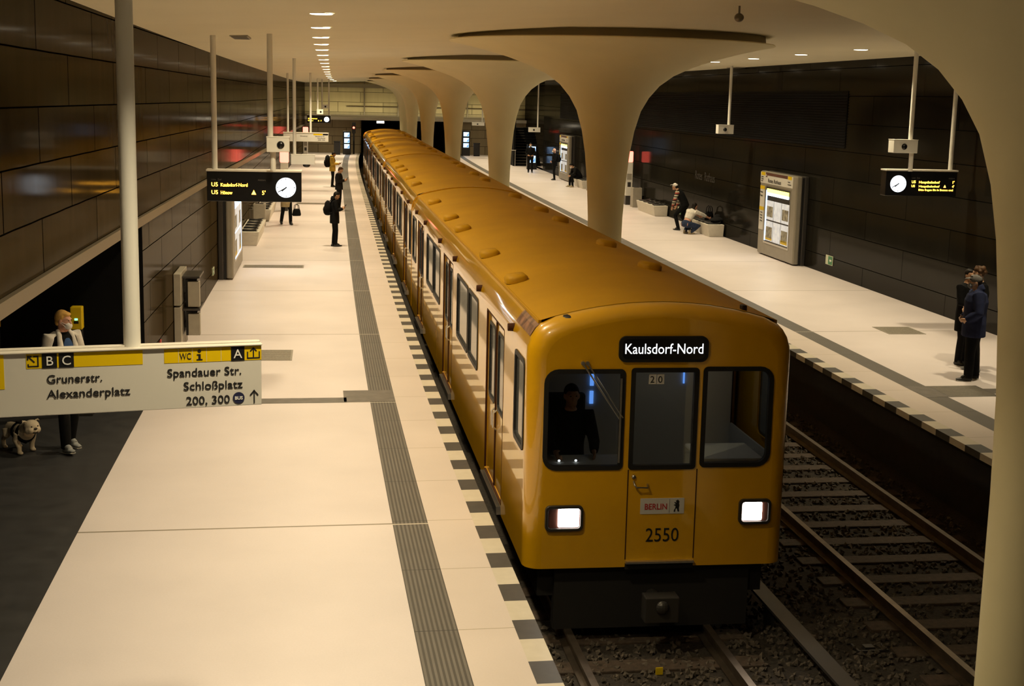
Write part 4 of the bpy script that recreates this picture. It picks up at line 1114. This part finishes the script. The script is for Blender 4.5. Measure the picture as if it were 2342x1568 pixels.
def stripe_cloth():
    m = mat('striped_sleeve', (.5, .5, .5), .85); nt, b, lk = nodes_of(m)
    tc = nt.nodes.new('ShaderNodeTexCoord'); s = nt.nodes.new('ShaderNodeSeparateXYZ'); lk(tc.outputs['Object'], s.inputs[0])
    a = math_node(nt, 'FLOORED_MODULO', s.outputs[2], .21)
    r = nt.nodes.new('ShaderNodeValToRGB'); r.color_ramp.interpolation = 'CONSTANT'
    cs = [(0, (.30, .045, .03)), (.26, (.55, .50, .38)), (.45, (.03, .025, .02)), (.64, (.60, .55, .42)), (.82, (.03, .025, .02))]
    while len(r.color_ramp.elements) < len(cs): r.color_ramp.elements.new(.5)
    for e, (p, c) in zip(r.color_ramp.elements, cs): e.position = p; e.color = (*c, 1)
    lk(math_node(nt, 'DIVIDE', a, .21), r.inputs[0]); lk(r.outputs[0], b.inputs['Base Color']); return m
M['c_stripe'] = stripe_cloth()

BASE = dict(head=(0, .035, 1.625), neck=(0, .0, 1.50), chest=(0, -.01, 1.32), waist=(0, 0, 1.10), pelvis=(0, 0, .96),
            shL=(-.185, -.01, 1.43), elL=(-.235, -.03, 1.14), wrL=(-.235, .07, .90), haL=(-.23, .10, .81),
            shR=(.185, -.01, 1.43), elR=(.235, -.03, 1.14), wrR=(.235, .07, .90), haR=(.23, .10, .81),
            hiL=(-.09, 0, .93), knL=(-.10, .02, .50), anL=(-.105, -.02, .085), toL=(-.125, .15, .03),
            hiR=(.09, 0, .93), knR=(.10, .02, .50), anR=(.105, -.02, .085), toR=(.125, .15, .03))

def hand(mb, wr, ha, side, curl=.5):
    wr, ha = Vector(wr), Vector(ha); d = (ha - wr).normalized()
    up = Vector((1, 0, 0)) * side; n = (up - d * up.dot(d))
    n = n.normalized() if n.length > .2 else Vector((0, 0, 1))          # back of the hand
    w = d.cross(n).normalized()                                          # across the palm
    mb.loft([wr - d * .01, wr + d * .02, wr + d * .055, wr + d * .09], [(.026, .020), (.036, .017), (.042, .016), (.038, .013)], xaxis=w, n=10)
    for k, (off, L, r) in enumerate(((-.029, .066, .0088), (-.010, .078, .0092), (.010, .073, .0090), (.028, .056, .0082))):
        a = wr + d * .085 + w * off
        b = a + d * L * .45 - n * L * .12 * curl; c = b + d * L * .32 - n * L * .34 * curl; e = c + d * L * .16 - n * L * .36 * curl
        mb.loft([a, b, c, e], [r, r, r * .92, r * .75], xaxis=w, n=7)
    a = wr + d * .03 - w * .034; mb.loft([a, a + d * .025 - w * .022 - n * .006, a + d * .058 - w * .026 - n * .02], [.012, .0105, .008], xaxis=n, n=7)

def person(label, lat, s, face, pose=None, top='c_black', legs='c_black', shoe='s_black', skinm='p_skin', hairm='h_brown', hair='short', mask=None, cap=None,
           scale=1.0, hem=.90, bulk=1.0, sleeve=None, sleeve_mat=None, hood=None, look=0.0, nod=0.0, z=0.0, legbulk=1.0, extra=None, sole=None, shirt=None, bare=False, vox=.0105):
    J = {k: Vector(v) for k, v in BASE.items()}
    for k, v in (pose or {}).items(): J[k] = Vector(v)
    root = thing('person', label, 'person', W(lat, s, z), -math.radians(face)); root.scale = (scale,) * 3
    HR = Matrix.Rotation(math.radians(-look), 3, 'Z') @ Matrix.Rotation(math.radians(-nod), 3, 'X')
    H = J['head']
    hp = lambda x, y, zz: H + HR @ Vector((x, y, zz))
    sh_ax = (J['shR'] - J['shL']).normalized(); hip_ax = (J['hiR'] - J['hiL']).normalized()
    # body: one continuous figure
    mb = MB()
    mb.ell(H + HR @ Vector((0, -.008, .018)), (.074, .092, .102), 18, 12, HR); mb.ell(hp(0, .018, -.058), (.054, .066, .056), 14, 9, HR)
    mb.loft([hp(0, .080, .028), hp(0, .103, -.018), hp(0, .088, -.030)], [(.010, .010), (.017, .013), (.012, .008)], n=8)
    mb.ell(hp(0, .080, -.062), (.026, .012, .012), 10, 6, HR); mb.ell(hp(0, .070, -.092), (.026, .020, .018), 10, 6, HR)
    for q in (-1, 1): mb.ell(hp(q * .077, -.008, .0), (.010, .021, .032), 10, 7, HR); mb.ell(hp(q * .030, .078, .034), (.022, .012, .010), 10, 6, HR)
    mb.loft([hp(0, -.02, -.04), J['neck'] + Vector((0, 0, .02)), J['neck'] * .7 + J['chest'] * .3], [.052, .054, .075], xaxis=sh_ax, n=12)
    top_ = (J['shL'] + J['shR']) / 2
    mb.loft([J['pelvis'] - (J['waist'] - J['pelvis']) * .35, J['pelvis'], J['waist'], J['chest'], top_, J['neck']], [(.12, .09), (.155, .105), (.128, .095), (.160, .112), (.150, .090), (.06, .06)], xaxis=sh_ax, n=16)
    for q, sd in (('L', -1), ('R', 1)):
        sh, el, wr = J['sh' + q], J['el' + q], J['wr' + q]
        mb.loft([top_ + (sh - top_) * .5, sh, sh + (el - sh) * .45, el, el + (wr - el) * .3, wr], [.058, .056, .047, .038, .040, .026], n=10)
        hand(mb, wr, J['ha' + q], sd)
        hi, kn, an, to = J['hi' + q], J['kn' + q], J['an' + q], J['to' + q]
        mb.loft([hi + (hi - kn).normalized() * .06, hi, hi + (kn - hi) * .5, kn, kn + (an - kn) * .3, an], [.075, .085, .070, .050, .053, .036], n=12)
        mb.loft([an + Vector((0, 0, .02)), an + (to - an) * .35 - Vector((0, 0, .01)), to], [(.030, .030), (.030, .024), (.022, .012)], n=10)
    mb.obj('body', skinm, root, remesh=vox)
    mb = MB()
    for q in (-1, 1): mb.ell(hp(q * .030, .084, .020), (.0095, .006, .006), 8, 6, HR)
    mb.obj('eyes', 'eye', root)
    # clothes
    b = bulk
    mb = MB(); lowz = J['pelvis'] + (J['pelvis'] - J['waist']).normalized() * max(.0, J['pelvis'].z - hem)
    pts = [lowz, J['pelvis'], J['waist'], J['chest'], top_ + (J['neck'] - top_) * .1, J['neck'] - (J['head'] - J['neck']).normalized() * .005]
    rr = [(.185 * b, .140 * b), (.182 * b, .138 * b), (.165 * b, .128 * b), (.190 * b, .140 * b), (.172 * b, .112 * b), (.072, .070)]
    if bare: pts, rr = pts[2:], [(.145, .112)] + rr[3:]
    mb.loft(pts, rr, xaxis=sh_ax, n=20)
    ms = MB() if sleeve_mat else mb
    for q in 'LR':
        sh, el, wr = J['sh' + q], J['el' + q], J['wr' + q]
        ms.loft([top_ + (sh - top_) * .45, sh, sh + (el - sh) * .5, el, el + (wr - el) * .5, el + (wr - el) * (sleeve or .96)], [.075 * b, .080 * b, .066 * b, .060 * b, .054 * b, .043 * b], n=12)
    if hood: mb.loft([J['neck'] + Vector((0, -.03, -.06)), J['neck'] + Vector((0, -.06, .04)), J['neck'] + Vector((0, -.055, .10))], [(.10, .06), (.125, .075), (.09, .04)], n=14)
    mb.obj('jacket', top, root, remesh=.014)
    if sleeve_mat: ms.obj('sleeves', sleeve_mat, root, remesh=.013)
    mb = MB(); mb.loft([J['pelvis'] - (J['waist'] - J['pelvis']).normalized() * .10, J['pelvis'], J['pelvis'] + (J['waist'] - J['pelvis']) * .6], [(.13, .105), (.170, .122), (.15, .11)], xaxis=hip_ax, n=16)
    for q in 'LR':
        hi, kn, an = J['hi' + q], J['kn' + q], J['an' + q]
        mb.loft([hi + (hi - kn).normalized() * .05, hi, hi + (kn - hi) * .5, kn, kn + (an - kn) * .45, an - Vector((0, 0, .035))], [.085 * legbulk, .100 * legbulk, .085 * legbulk, .066 * legbulk, .064 * legbulk, .056 * legbulk], n=14)
    mb.obj('trousers', legs, root, remesh=.013)
    for q in 'LR':
        an, to = J['an' + q], J['to' + q]; d = (to - an); d.z = 0; d = d.normalized() if d.length > .01 else Vector((0, 1, 0)); zt = min(to.z, an.z - .05)
        mb = MB(); base = Vector((an.x, an.y, to.z))
        up = (an - base).normalized() if (an - base).length > .02 else Vector((0, 0, 1))
        tdir = (to - (an - Vector((0, 0, .055)))).normalized()
        heel = an - Vector((0, 0, .055)) - tdir * .065
        mb.loft([heel, heel + tdir * .03, heel + tdir * .13, heel + tdir * .21, heel + tdir * .265], [(.028, .028), (.042, .040), (.046, .036), (.046, .026), (.030, .014)], xaxis=Vector((tdir.y, -tdir.x, 0)), n=12)
        mb.loft([an - Vector((0, 0, .05)), an + Vector((0, 0, .03))], [.046, .048], n=12)
        mb.loft([an + Vector((0, 0, .0)), an + tdir * .06 - Vector((0, 0, .018)), an + tdir * .11 - Vector((0, 0, .035))], [.045, .042, .036], n=12)
        so = mb.obj('shoe', shoe, root, remesh=.009)
        if sole:
            mb = MB(); mb.loft([heel - Vector((0, 0, .026)) + tdir * .0, heel - Vector((0, 0, .028)) + tdir * .13, heel - Vector((0, 0, .020)) + tdir * .255], [(.042, .010), (.048, .010), (.036, .010)], xaxis=Vector((tdir.y, -tdir.x, 0)), n=10); mb.obj('sole', sole, so)
    # hair, mask, cap
    if hair:
        mb = MB(); mb.ell(H + HR @ Vector((0, -.026, .036)), (.083, .094, .098), 16, 10, HR)
        if hair in ('short', 'bob'): mb.ell(H + HR @ Vector((0, .025, .088)), (.062, .062, .030), 12, 7, HR); mb.ell(H + HR @ Vector((0, -.062, -.020)), (.066, .045, .062), 12, 7, HR)
        if hair == 'curly':
            rn = random.Random(5)
            for k in range(34):
                a, e = rn.uniform(0, 2 * PI), rn.uniform(-.1, 1.0); p = Vector((math.cos(a) * math.cos(e) * .088, math.sin(a) * math.cos(e) * .098 - .02, .03 + math.sin(e) * .10))
                if p.y > .05 and p.z < .06: continue
                mb.ell(hp(*p), (.03, .03, .03), 8, 6)
        if hair == 'long': mb.loft([hp(0, -.06, .04), hp(0, -.095, -.06), J['neck'] + Vector((0, -.10, -.08)), J['neck'] + Vector((0, -.12, -.24))], [(.075, .05), (.08, .045), (.09, .035), (.06, .02)], n=12)
        mb.obj('hair', hairm, root, remesh=.010)
    if mask:
        mb = MB(); mb.ell(H + HR @ Vector((0, .066, -.052)), (.054, .052, .048), 14, 9, HR)
        for q in (-1, 1): mb.loft([hp(q * .045, .075, -.03), hp(q * .078, .0, -.005)], [.004, .004], n=5); mb.loft([hp(q * .045, .07, -.07), hp(q * .078, .0, -.015)], [.004, .004], n=5)
        mb.obj('face_mask', mask, root, smooth=True)
    if cap:
        mb = MB(); mb.ell(H + HR @ Vector((0, -.012, .050)), (.090, .104, .082), 18, 10, HR)
        c = mb.obj('cap', cap, root, smooth=True)
        mb = MB(); mb.loft([hp(0, .07, .075), hp(0, .12, .068), hp(0, .165, .055)], [(.075, .008), (.075, .007), (.045, .005)], n=12); mb.obj('cap_peak', cap, c, smooth=True)
    if shirt:
        mb = MB(); c = J['chest']; mb.loft([J['waist'] + Vector((0, .085 * b, 0)), c + Vector((0, .105 * b, .0)), top_ + Vector((0, .085, -.02)), J['neck'] + Vector((0, .055, -.045))], [(.075, .05), (.085, .05), (.07, .04), (.03, .02)], n=14)
        mb.obj('shirt', shirt, root, remesh=.012)
    if extra: extra(root, J, hp)
    return root, J

def attach(name, label, cat, root, mb, m, **k):
    """a separate thing carried by a person: built in the person's frame but left top-level"""
    o = mb.obj(name, m, **k); o.location = root.location; o.rotation_euler = root.rotation_euler; o.scale = root.scale
    return tag(o, label, cat)
def backpack(label, root, J, m='c_black', w=.15, h=.23, d=.11, up=0.0):
    c = (J['chest'] + J['waist']) / 2 + Vector((0, -.14 - d * .75, .02 + up)); c.x = J['chest'].x
    e = thing('backpack', label, 'backpack', root.location, root.rotation_euler.z); e.scale = root.scale
    mb = MB(); mb.loft([c + Vector((0, 0, -h)), c + Vector((0, .0, -h * .8)), c, c + Vector((0, .01, h * .7)), c + Vector((0, .02, h))], [(w * .7, d * .6), (w, d), (w, d), (w * .9, d * .8), (w * .45, d * .3)], n=18)
    mb.obj('bag', m, e, smooth=True)
    mb = MB(); mb.loft([c + Vector((0, -d * .7, -h * .7)), c + Vector((0, -d * .85, -h * .2)), c + Vector((0, -d * .8, h * .15))], [(w * .6, d * .4), (w * .75, d * .45), (w * .55, d * .3)], n=14); mb.obj('front_pocket', m, e, smooth=True)
    mb = MB()
    for q in 'LR':
        s = J['sh' + q] * .62 + J['neck'] * .38
        mb.loft([c + Vector(((-.08 if q == 'L' else .08), d * .6, h * .7)), s + Vector((0, -.06, .075)), s + Vector((0, .06, .06)), s + Vector((0, .14, -.14)), s + Vector((0, .06, -.34)), c + Vector(((-.11 if q == 'L' else .11), d * .5, -h * .7))], [(.022, .012)] * 6, n=8)
    mb.obj('strap', m, e)
    return e
def phone(label, root, p, tilt=.6):
    e = MB().box(-.037, .037, -.005, .005, -.075, .075); o = e.obj('smartphone', 'phone', bevel=.004)
    o.location = root.matrix_world @ Vector(p) if False else root.location + (Matrix.Rotation(root.rotation_euler.z, 3, 'Z') @ (Vector(p) * root.scale.x))
    o.rotation_euler = (-tilt, 0, root.rotation_euler.z); o.scale = root.scale
    return tag(o, label, 'phone')
READ = dict(elL=(-.22, .02, 1.16), wrL=(-.07, .24, 1.20), haL=(-.02, .30, 1.24), elR=(.22, .02, 1.16), wrR=(.07, .24, 1.20), haR=(.02, .30, 1.24), head=(0, .065, 1.61))

# left platform
r, J = person('person in black parka with backpack reading a phone, nearest waiting on the left platform', -1.42, 40.1, 82, dict(READ, anL=(-.06, -.04, .085), toL=(-.07, .14, .03), anR=(.05, .03, .085), toR=(.06, .21, .03), knL=(-.07, .0, .5), knR=(.06, .05, .5)),
              top='c_black', legs='c_black', hairm='h_black', hair='short', nod=25, hood=True, hem=.74, bulk=1.08, legbulk=.86, scale=.90)
backpack('black backpack worn by the nearest waiting person on the left platform', r, J)
phone('phone held by the nearest waiting person in the black parka', r, (0, .33, 1.27))
r, J = person('brown-haired man in a dark jacket reading his phone, between the backpacker and the yellow jacket', -1.24, 53.0, 105, READ, top='c_black2', legs='c_black', hairm='h_brown', nod=28, hem=.82, bulk=1.12, scale=.93)
phone('phone held by the brown-haired man in the dark jacket', r, (0, .33, 1.27))
r, J = person('bearded person in a mustard yellow jacket holding a phone, farthest of the three phone readers', -1.5, 66.4, 88, dict(READ, wrR=(.08, .30, 1.16), haR=(.06, .38, 1.18), wrL=(-.10, .26, 1.12), haL=(-.06, .33, 1.14)), top='c_mustard', legs='c_black', hairm='h_black', nod=22, hood=True, hem=.78, bulk=1.12, scale=.94, skinm='p_skind')
backpack('big square black backpack on the person in the yellow jacket', r, J, w=.17, h=.30, d=.14, up=.05)
phone('phone held out by the person in the yellow jacket', r, (.05, .42, 1.20))
r, J = person('walking person in a long beige coat and black trousers, half hidden by the left display', -3.0, 46.9, 165, dict(knL=(-.11, .10, .50), anL=(-.12, .10, .085), toL=(-.13, .27, .03), knR=(.12, .02, .50), anR=(.14, -.16, .10), toR=(.16, .0, .03)), top='c_beige', legs='c_black', hem=.60, bulk=1.08, scale=.97)
def handbag(label, loc, sc_, m='c_black'):
    e = thing('handbag', label, 'bag', loc, .5)
    MB().loft([(0, 0, 0), (0, 0, .05), (0, 0, .2), (0, 0, .25)], [(.15, .08), (.17, .09), (.14, .07), (.10, .03)], n=16).obj('bag_body', m, e, smooth=True)
    for y in (-.04, .04): MB().loft([(-.09, y, .22), (-.07, y, .36), (0, y, .41), (.07, y, .36), (.09, y, .22)], [.011] * 5, n=8, xaxis=(0, 1, 0)).obj('handle', m, e, smooth=True)
    e.scale = (sc_,) * 3
    return e
handbag('black handbag carried by the walking person in the beige coat', W(-2.66, 46.75, .30), .95)
r, J = person('blond woman in black and white jacket and white mask behind the large direction sign', -4.78, 17.0, 140,
              dict(knL=(-.11, .03, .50), anL=(-.12, -.10, .10), toL=(-.13, .07, .03), knR=(.10, .14, .50), anR=(.11, .18, .09), toR=(.13, .35, .06), elL=(-.26, .0, 1.16), wrL=(-.30, .18, 1.0), haL=(-.31, .26, .95)),
              top='c_black', legs='c_black', shoe='s_grey', sole='s_sole', skinm='p_skinr', hairm='h_blond', hair='short', mask='c_mask', shirt='c_blue', sleeve_mat='c_white', look=-30, nod=8, hem=.84, bulk=1.06, legbulk=1.10, scale=.97, vox=.009,
              extra=lambda root, J, hp: [MB().loft([J['waist'] + Vector((q * .085, .105, -.05)), J['chest'] + Vector((q * .10, .125, 0)), (J['shL'] + J['shR']) / 2 + Vector((q * .085, .075, .03)), J['neck'] + Vector((q * .07, .0, .01))], [(.035, .028), (.042, .03), (.034, .03), (.025, .03)], n=10).obj('jacket_lapel', 'c_white', root, remesh=.011) for q in (-1, 1)])
# right platform, three people waiting by the near column
SIDEARM = dict(elL=(-.26, -.02, 1.15), wrL=(-.16, .16, 1.02), haL=(-.08, .22, 1.0), elR=(.26, -.02, 1.15), wrR=(.16, .16, 1.02), haR=(.08, .22, 1.0))
person('person in dark blue jacket, cap and grey mask, frontmost of three by the near column', 8.62, 20.45, -72, dict(SIDEARM, anL=(-.12, .05, .085), toL=(-.15, .22, .03), anR=(.12, -.10, .085), toR=(.16, .05, .03), knL=(-.11, .05, .5), knR=(.11, -.03, .5)), top='c_navy', legs='c_black', shoe='s_black', sole='s_sole', hairm='h_black', mask='c_maskgrey', cap='c_grey', hood=True, hem=.74, bulk=1.38, legbulk=1.30, scale=.97)
person('person in black coat with red scarf, leftmost of the three by the near column', 9.10, 21.75, 150, dict(elL=(-.27, .06, 1.18), wrL=(-.16, .20, 1.36), haL=(-.12, .19, 1.46), elR=(.25, .06, 1.15), wrR=(.12, .20, 1.12), haR=(.06, .24, 1.12)), top='c_black', legs='c_black2', hairm='h_black', skinm='p_skind', hem=.62, bulk=1.12, scale=.935, shirt='c_red', look=20)
person('curly-haired person with a white mask, hidden behind the one in the dark blue jacket', 9.02, 21.15, -78, SIDEARM, top='c_black', legs='c_black2', shoe='s_grey', hairm='h_brown', hair='curly', mask='c_mask', hem=.80, bulk=1.05, scale=1.0)
# right platform, by the benches
person('person in a white cap, black top and striped sleeves, stooping beside the crouching woman', 10.38, 45.8, -58,
       dict(pelvis=(0, -.02, .88), waist=(0, .03, 1.02), chest=(0, .16, 1.22), neck=(0, .27, 1.38), head=(0, .36, 1.49), shL=(-.19, .21, 1.31), shR=(.19, .21, 1.31), elL=(-.27, .28, 1.04), wrL=(-.22, .36, .82), haL=(-.20, .39, .73), elR=(.27, .24, 1.04), wrR=(.24, .34, .82), haR=(.22, .38, .73),
            hiL=(-.09, -.02, .86), hiR=(.09, -.02, .86), knL=(-.12, .28, .52), anL=(-.12, .14, .085), toL=(-.13, .31, .03), knR=(.12, .10, .46), anR=(.13, -.20, .09), toR=(.15, -.03, .03)),
       top='c_black', legs='c_black', sleeve_mat='c_stripe', hairm='h_black', cap='c_white', skinm='p_skind', hem=.82, bulk=1.04, legbulk=1.05, scale=.98)
person('crouching woman in a white crop top and jeans reaching over the bench', 10.20, 44.55, 62,
       dict(pelvis=(0, -.08, .34), waist=(0, .0, .48), chest=(0, .12, .66), neck=(0, .22, .80), head=(0, .31, .90), shL=(-.17, .17, .74), shR=(.17, .17, .74), elL=(-.20, .44, .66), wrL=(-.16, .66, .56), haL=(-.15, .75, .54), elR=(.24, .44, .64), wrR=(.28, .70, .52), haR=(.29, .79, .49),
            hiL=(-.10, -.08, .32), hiR=(.10, -.08, .32), knL=(-.20, .32, .46), anL=(-.14, .02, .09), toL=(-.17, .19, .03), knR=(.22, .34, .26), anR=(.16, -.04, .10), toR=(.18, .13, .03)),
       top='c_white', legs='c_denim', shoe='s_beige', hairm='h_black', hair='long', skinm='p_skinr', bare=True, sleeve=.4, scale=1.0, legbulk=1.08)
person('person in a dark jacket sitting bent forward on the distant bench', 10.72, 68.5, -100,
       dict(pelvis=(0, -.05, .52), waist=(0, .02, .66), chest=(0, .20, .86), neck=(0, .32, .98), head=(0, .42, 1.05), shL=(-.18, .26, .92), shR=(.18, .26, .92), elL=(-.22, .34, .66), wrL=(-.10, .50, .58), haL=(-.04, .56, .54), elR=(.22, .34, .66), wrR=(.10, .50, .58), haR=(.04, .56, .54),
            hiL=(-.10, .0, .49), hiR=(.10, .0, .49), knL=(-.13, .42, .50), anL=(-.12, .38, .085), toL=(-.13, .55, .03), knR=(.13, .42, .50), anR=(.12, .44, .085), toR=(.13, .61, .03)),
       top='c_black2', legs='c_black', hairm='h_black', mask='c_mask', hem=.52, nod=30, shoe='s_beige')
r, J = person('bald man in a black coat with a backpack in front of the distant lit stele', 10.35, 74.2, -80, dict(SIDEARM), top='c_black', legs='c_black', hair=None, mask='c_mask', skinm='p_skinr', hem=.78, bulk=1.12, scale=.97)
backpack('black backpack on the bald man by the distant stele', r, J)
person('man in black standing in front of the pair of blue screens', 10.05, 81.7, 190, SIDEARM, top='c_black', legs='c_black', hairm='h_black', mask='c_mask', hem=.82, bulk=1.08, scale=.99)
# driver behind the windscreen
a, b = axis_pt(CUT[0]), axis_pt(CUT[1]); dp = a + (b - a).normalized() * .80 + Vector((-.76, 0, 0))
person('train driver in dark clothes behind the left front window of the train', 0, 0, 180,
       dict(pelvis=(0, -.10, .64), waist=(0, -.08, .80), chest=(0, -.04, 1.02), neck=(0, 0, 1.20), head=(0, .04, 1.33), shL=(-.19, -.02, 1.13), shR=(.19, -.02, 1.13), elL=(-.24, .08, .86), wrL=(-.20, .26, .80), haL=(-.19, .34, .78), elR=(.24, .08, .86), wrR=(.20, .26, .80), haR=(.19, .34, .78),
            hiL=(-.1, -.06, .62), hiR=(.1, -.06, .62), knL=(-.12, .26, .60), anL=(-.12, .24, .12), toL=(-.12, .38, .06), knR=(.12, .26, .60), anR=(.12, .24, .12), toR=(.12, .38, .06)),
       top='c_black2', legs='c_black', hairm='h_black', skinm='p_skind', hem=.62)[0].location = (dp.x, dp.y, -.03)

# bag and jacket on the bench
handbag('black handbag with raised handles standing on the bench beside the crouching woman', W(11.02, 44.9, .44), 1.15)
mb = MB(); mb.ell((0, 0, .09), (.24, .30, .09)); mb.ell((.1, .22, .14), (.16, .18, .12)); mb.ell((-.12, -.18, .08), (.16, .22, .07))
o = mb.obj('folded_jacket', 'c_black', remesh=.02); o.location = W(11.08, 44.1, .42); tag(o, 'dark bundled jacket lying on the bench right of the black handbag', 'jacket')

# ================================================================== THE DOG
M['d_white'] = mat('dog_coat', (.62, .52, .38), .8, var=.10, vscale=6, bump=.3, bscale=80); M['d_dark'] = mat('dog_muzzle_dark', (.03, .022, .018), .6); M['d_pink'] = mat('dog_pink', (.35, .20, .14), .7)
r = thing('dog', 'white bulldog in a black harness walking beside the blond woman', 'dog', W(-5.31, 16.98, 0), -math.radians(142)); r.scale = (.74,) * 3
mb = MB()
# trunk: broad deep chest narrowing to the loin; faces +Y
mb.loft([(0, -.34, .33), (0, -.30, .33), (0, -.16, .335), (0, .0, .33), (0, .14, .33), (0, .24, .35), (0, .30, .38)], [(.05, .05), (.105, .10), (.115, .105), (.135, .135), (.165, .155), (.14, .13), (.10, .10)], n=18)
mb.loft([(0, .20, .38), (0, .30, .44), (0, .36, .46)], [(.13, .12), (.12, .11), (.11, .10)], n=16)
mb.ell((0, .40, .475), (.125, .115, .110), 18, 12)                                        # skull
for q in (-1, 1):
    mb.ell((q * .055, .475, .425), (.058, .055, .055)); mb.ell((q * .085, .43, .42), (.05, .06, .06))      # flews and cheeks
    mb.loft([(q * .095, .36, .555), (q * .125, .365, .575), (q * .150, .39, .545)], [(.035, .014), (.03, .012), (.012, .006)], n=8)   # folded ear
    # front leg: shoulder, elbow, wrist, paw
    f = .06 if q > 0 else -.03
    mb.loft([(q * .12, .18, .34), (q * .145, .15, .22), (q * .135, .17 + f, .12), (q * .135, .17 + f, .05)], [.075, .055, .042, .038], n=10); mb.ell((q * .135, .20 + f, .03), (.046, .060, .03))
    # hind leg: stifle forward, hock back
    f = -.05 if q > 0 else .05
    mb.loft([(q * .08, -.25, .33), (q * .105, -.18 + f, .23), (q * .10, -.30 + f, .15), (q * .10, -.28 + f, .05)], [.085, .060, .036, .034], n=10); mb.ell((q * .10, -.25 + f, .028), (.042, .056, .028))
mb.ell((0, .50, .415), (.040, .040, .035)); mb.loft([(0, -.33, .37), (0, -.37, .40), (0, -.375, .36)], [.025, .018, .01], n=8)
mb.obj('dog_body', 'd_white', r, remesh=.011)
mb = MB(); mb.ell((0, .528, .455), (.030, .016, .020)); mb.obj('nose', 'd_dark', r, smooth=True)
mb = MB(); mb.ell((0, .515, .395), (.052, .026, .020)); mb.obj('mouth', 'd_dark', r, smooth=True)
mb = MB()
for q in (-1, 1): mb.ell((q * .052, .500, .490), (.013, .010, .012))
mb.obj('eyes', 'eye', r, smooth=True)
mb = MB()
mb.loft([(0, .185, .33), (0, .235, .345)], [(.172, .165), (.160, .150)], n=22); mb.loft([(0, -.02, .33), (0, .05, .33)], [(.148, .148), (.156, .152)], n=22); mb.box(-.05, .05, -.02, .23, .465, .492); mb.loft([(-.02, .0, .17), (0, .2, .18)], [.03, .03], n=8)
mb.obj('harness', 'c_black', r, bevel=.004)

# bake the remesh modifiers so that every part is plain mesh
dg = bpy.context.evaluated_depsgraph_get()
for o in list(bpy.data.objects):
    if o.type == 'MESH' and any(m.type == 'REMESH' for m in o.modifiers):
        me = bpy.data.meshes.new_from_object(o.evaluated_get(dg)); o.modifiers.clear(); o.data = me
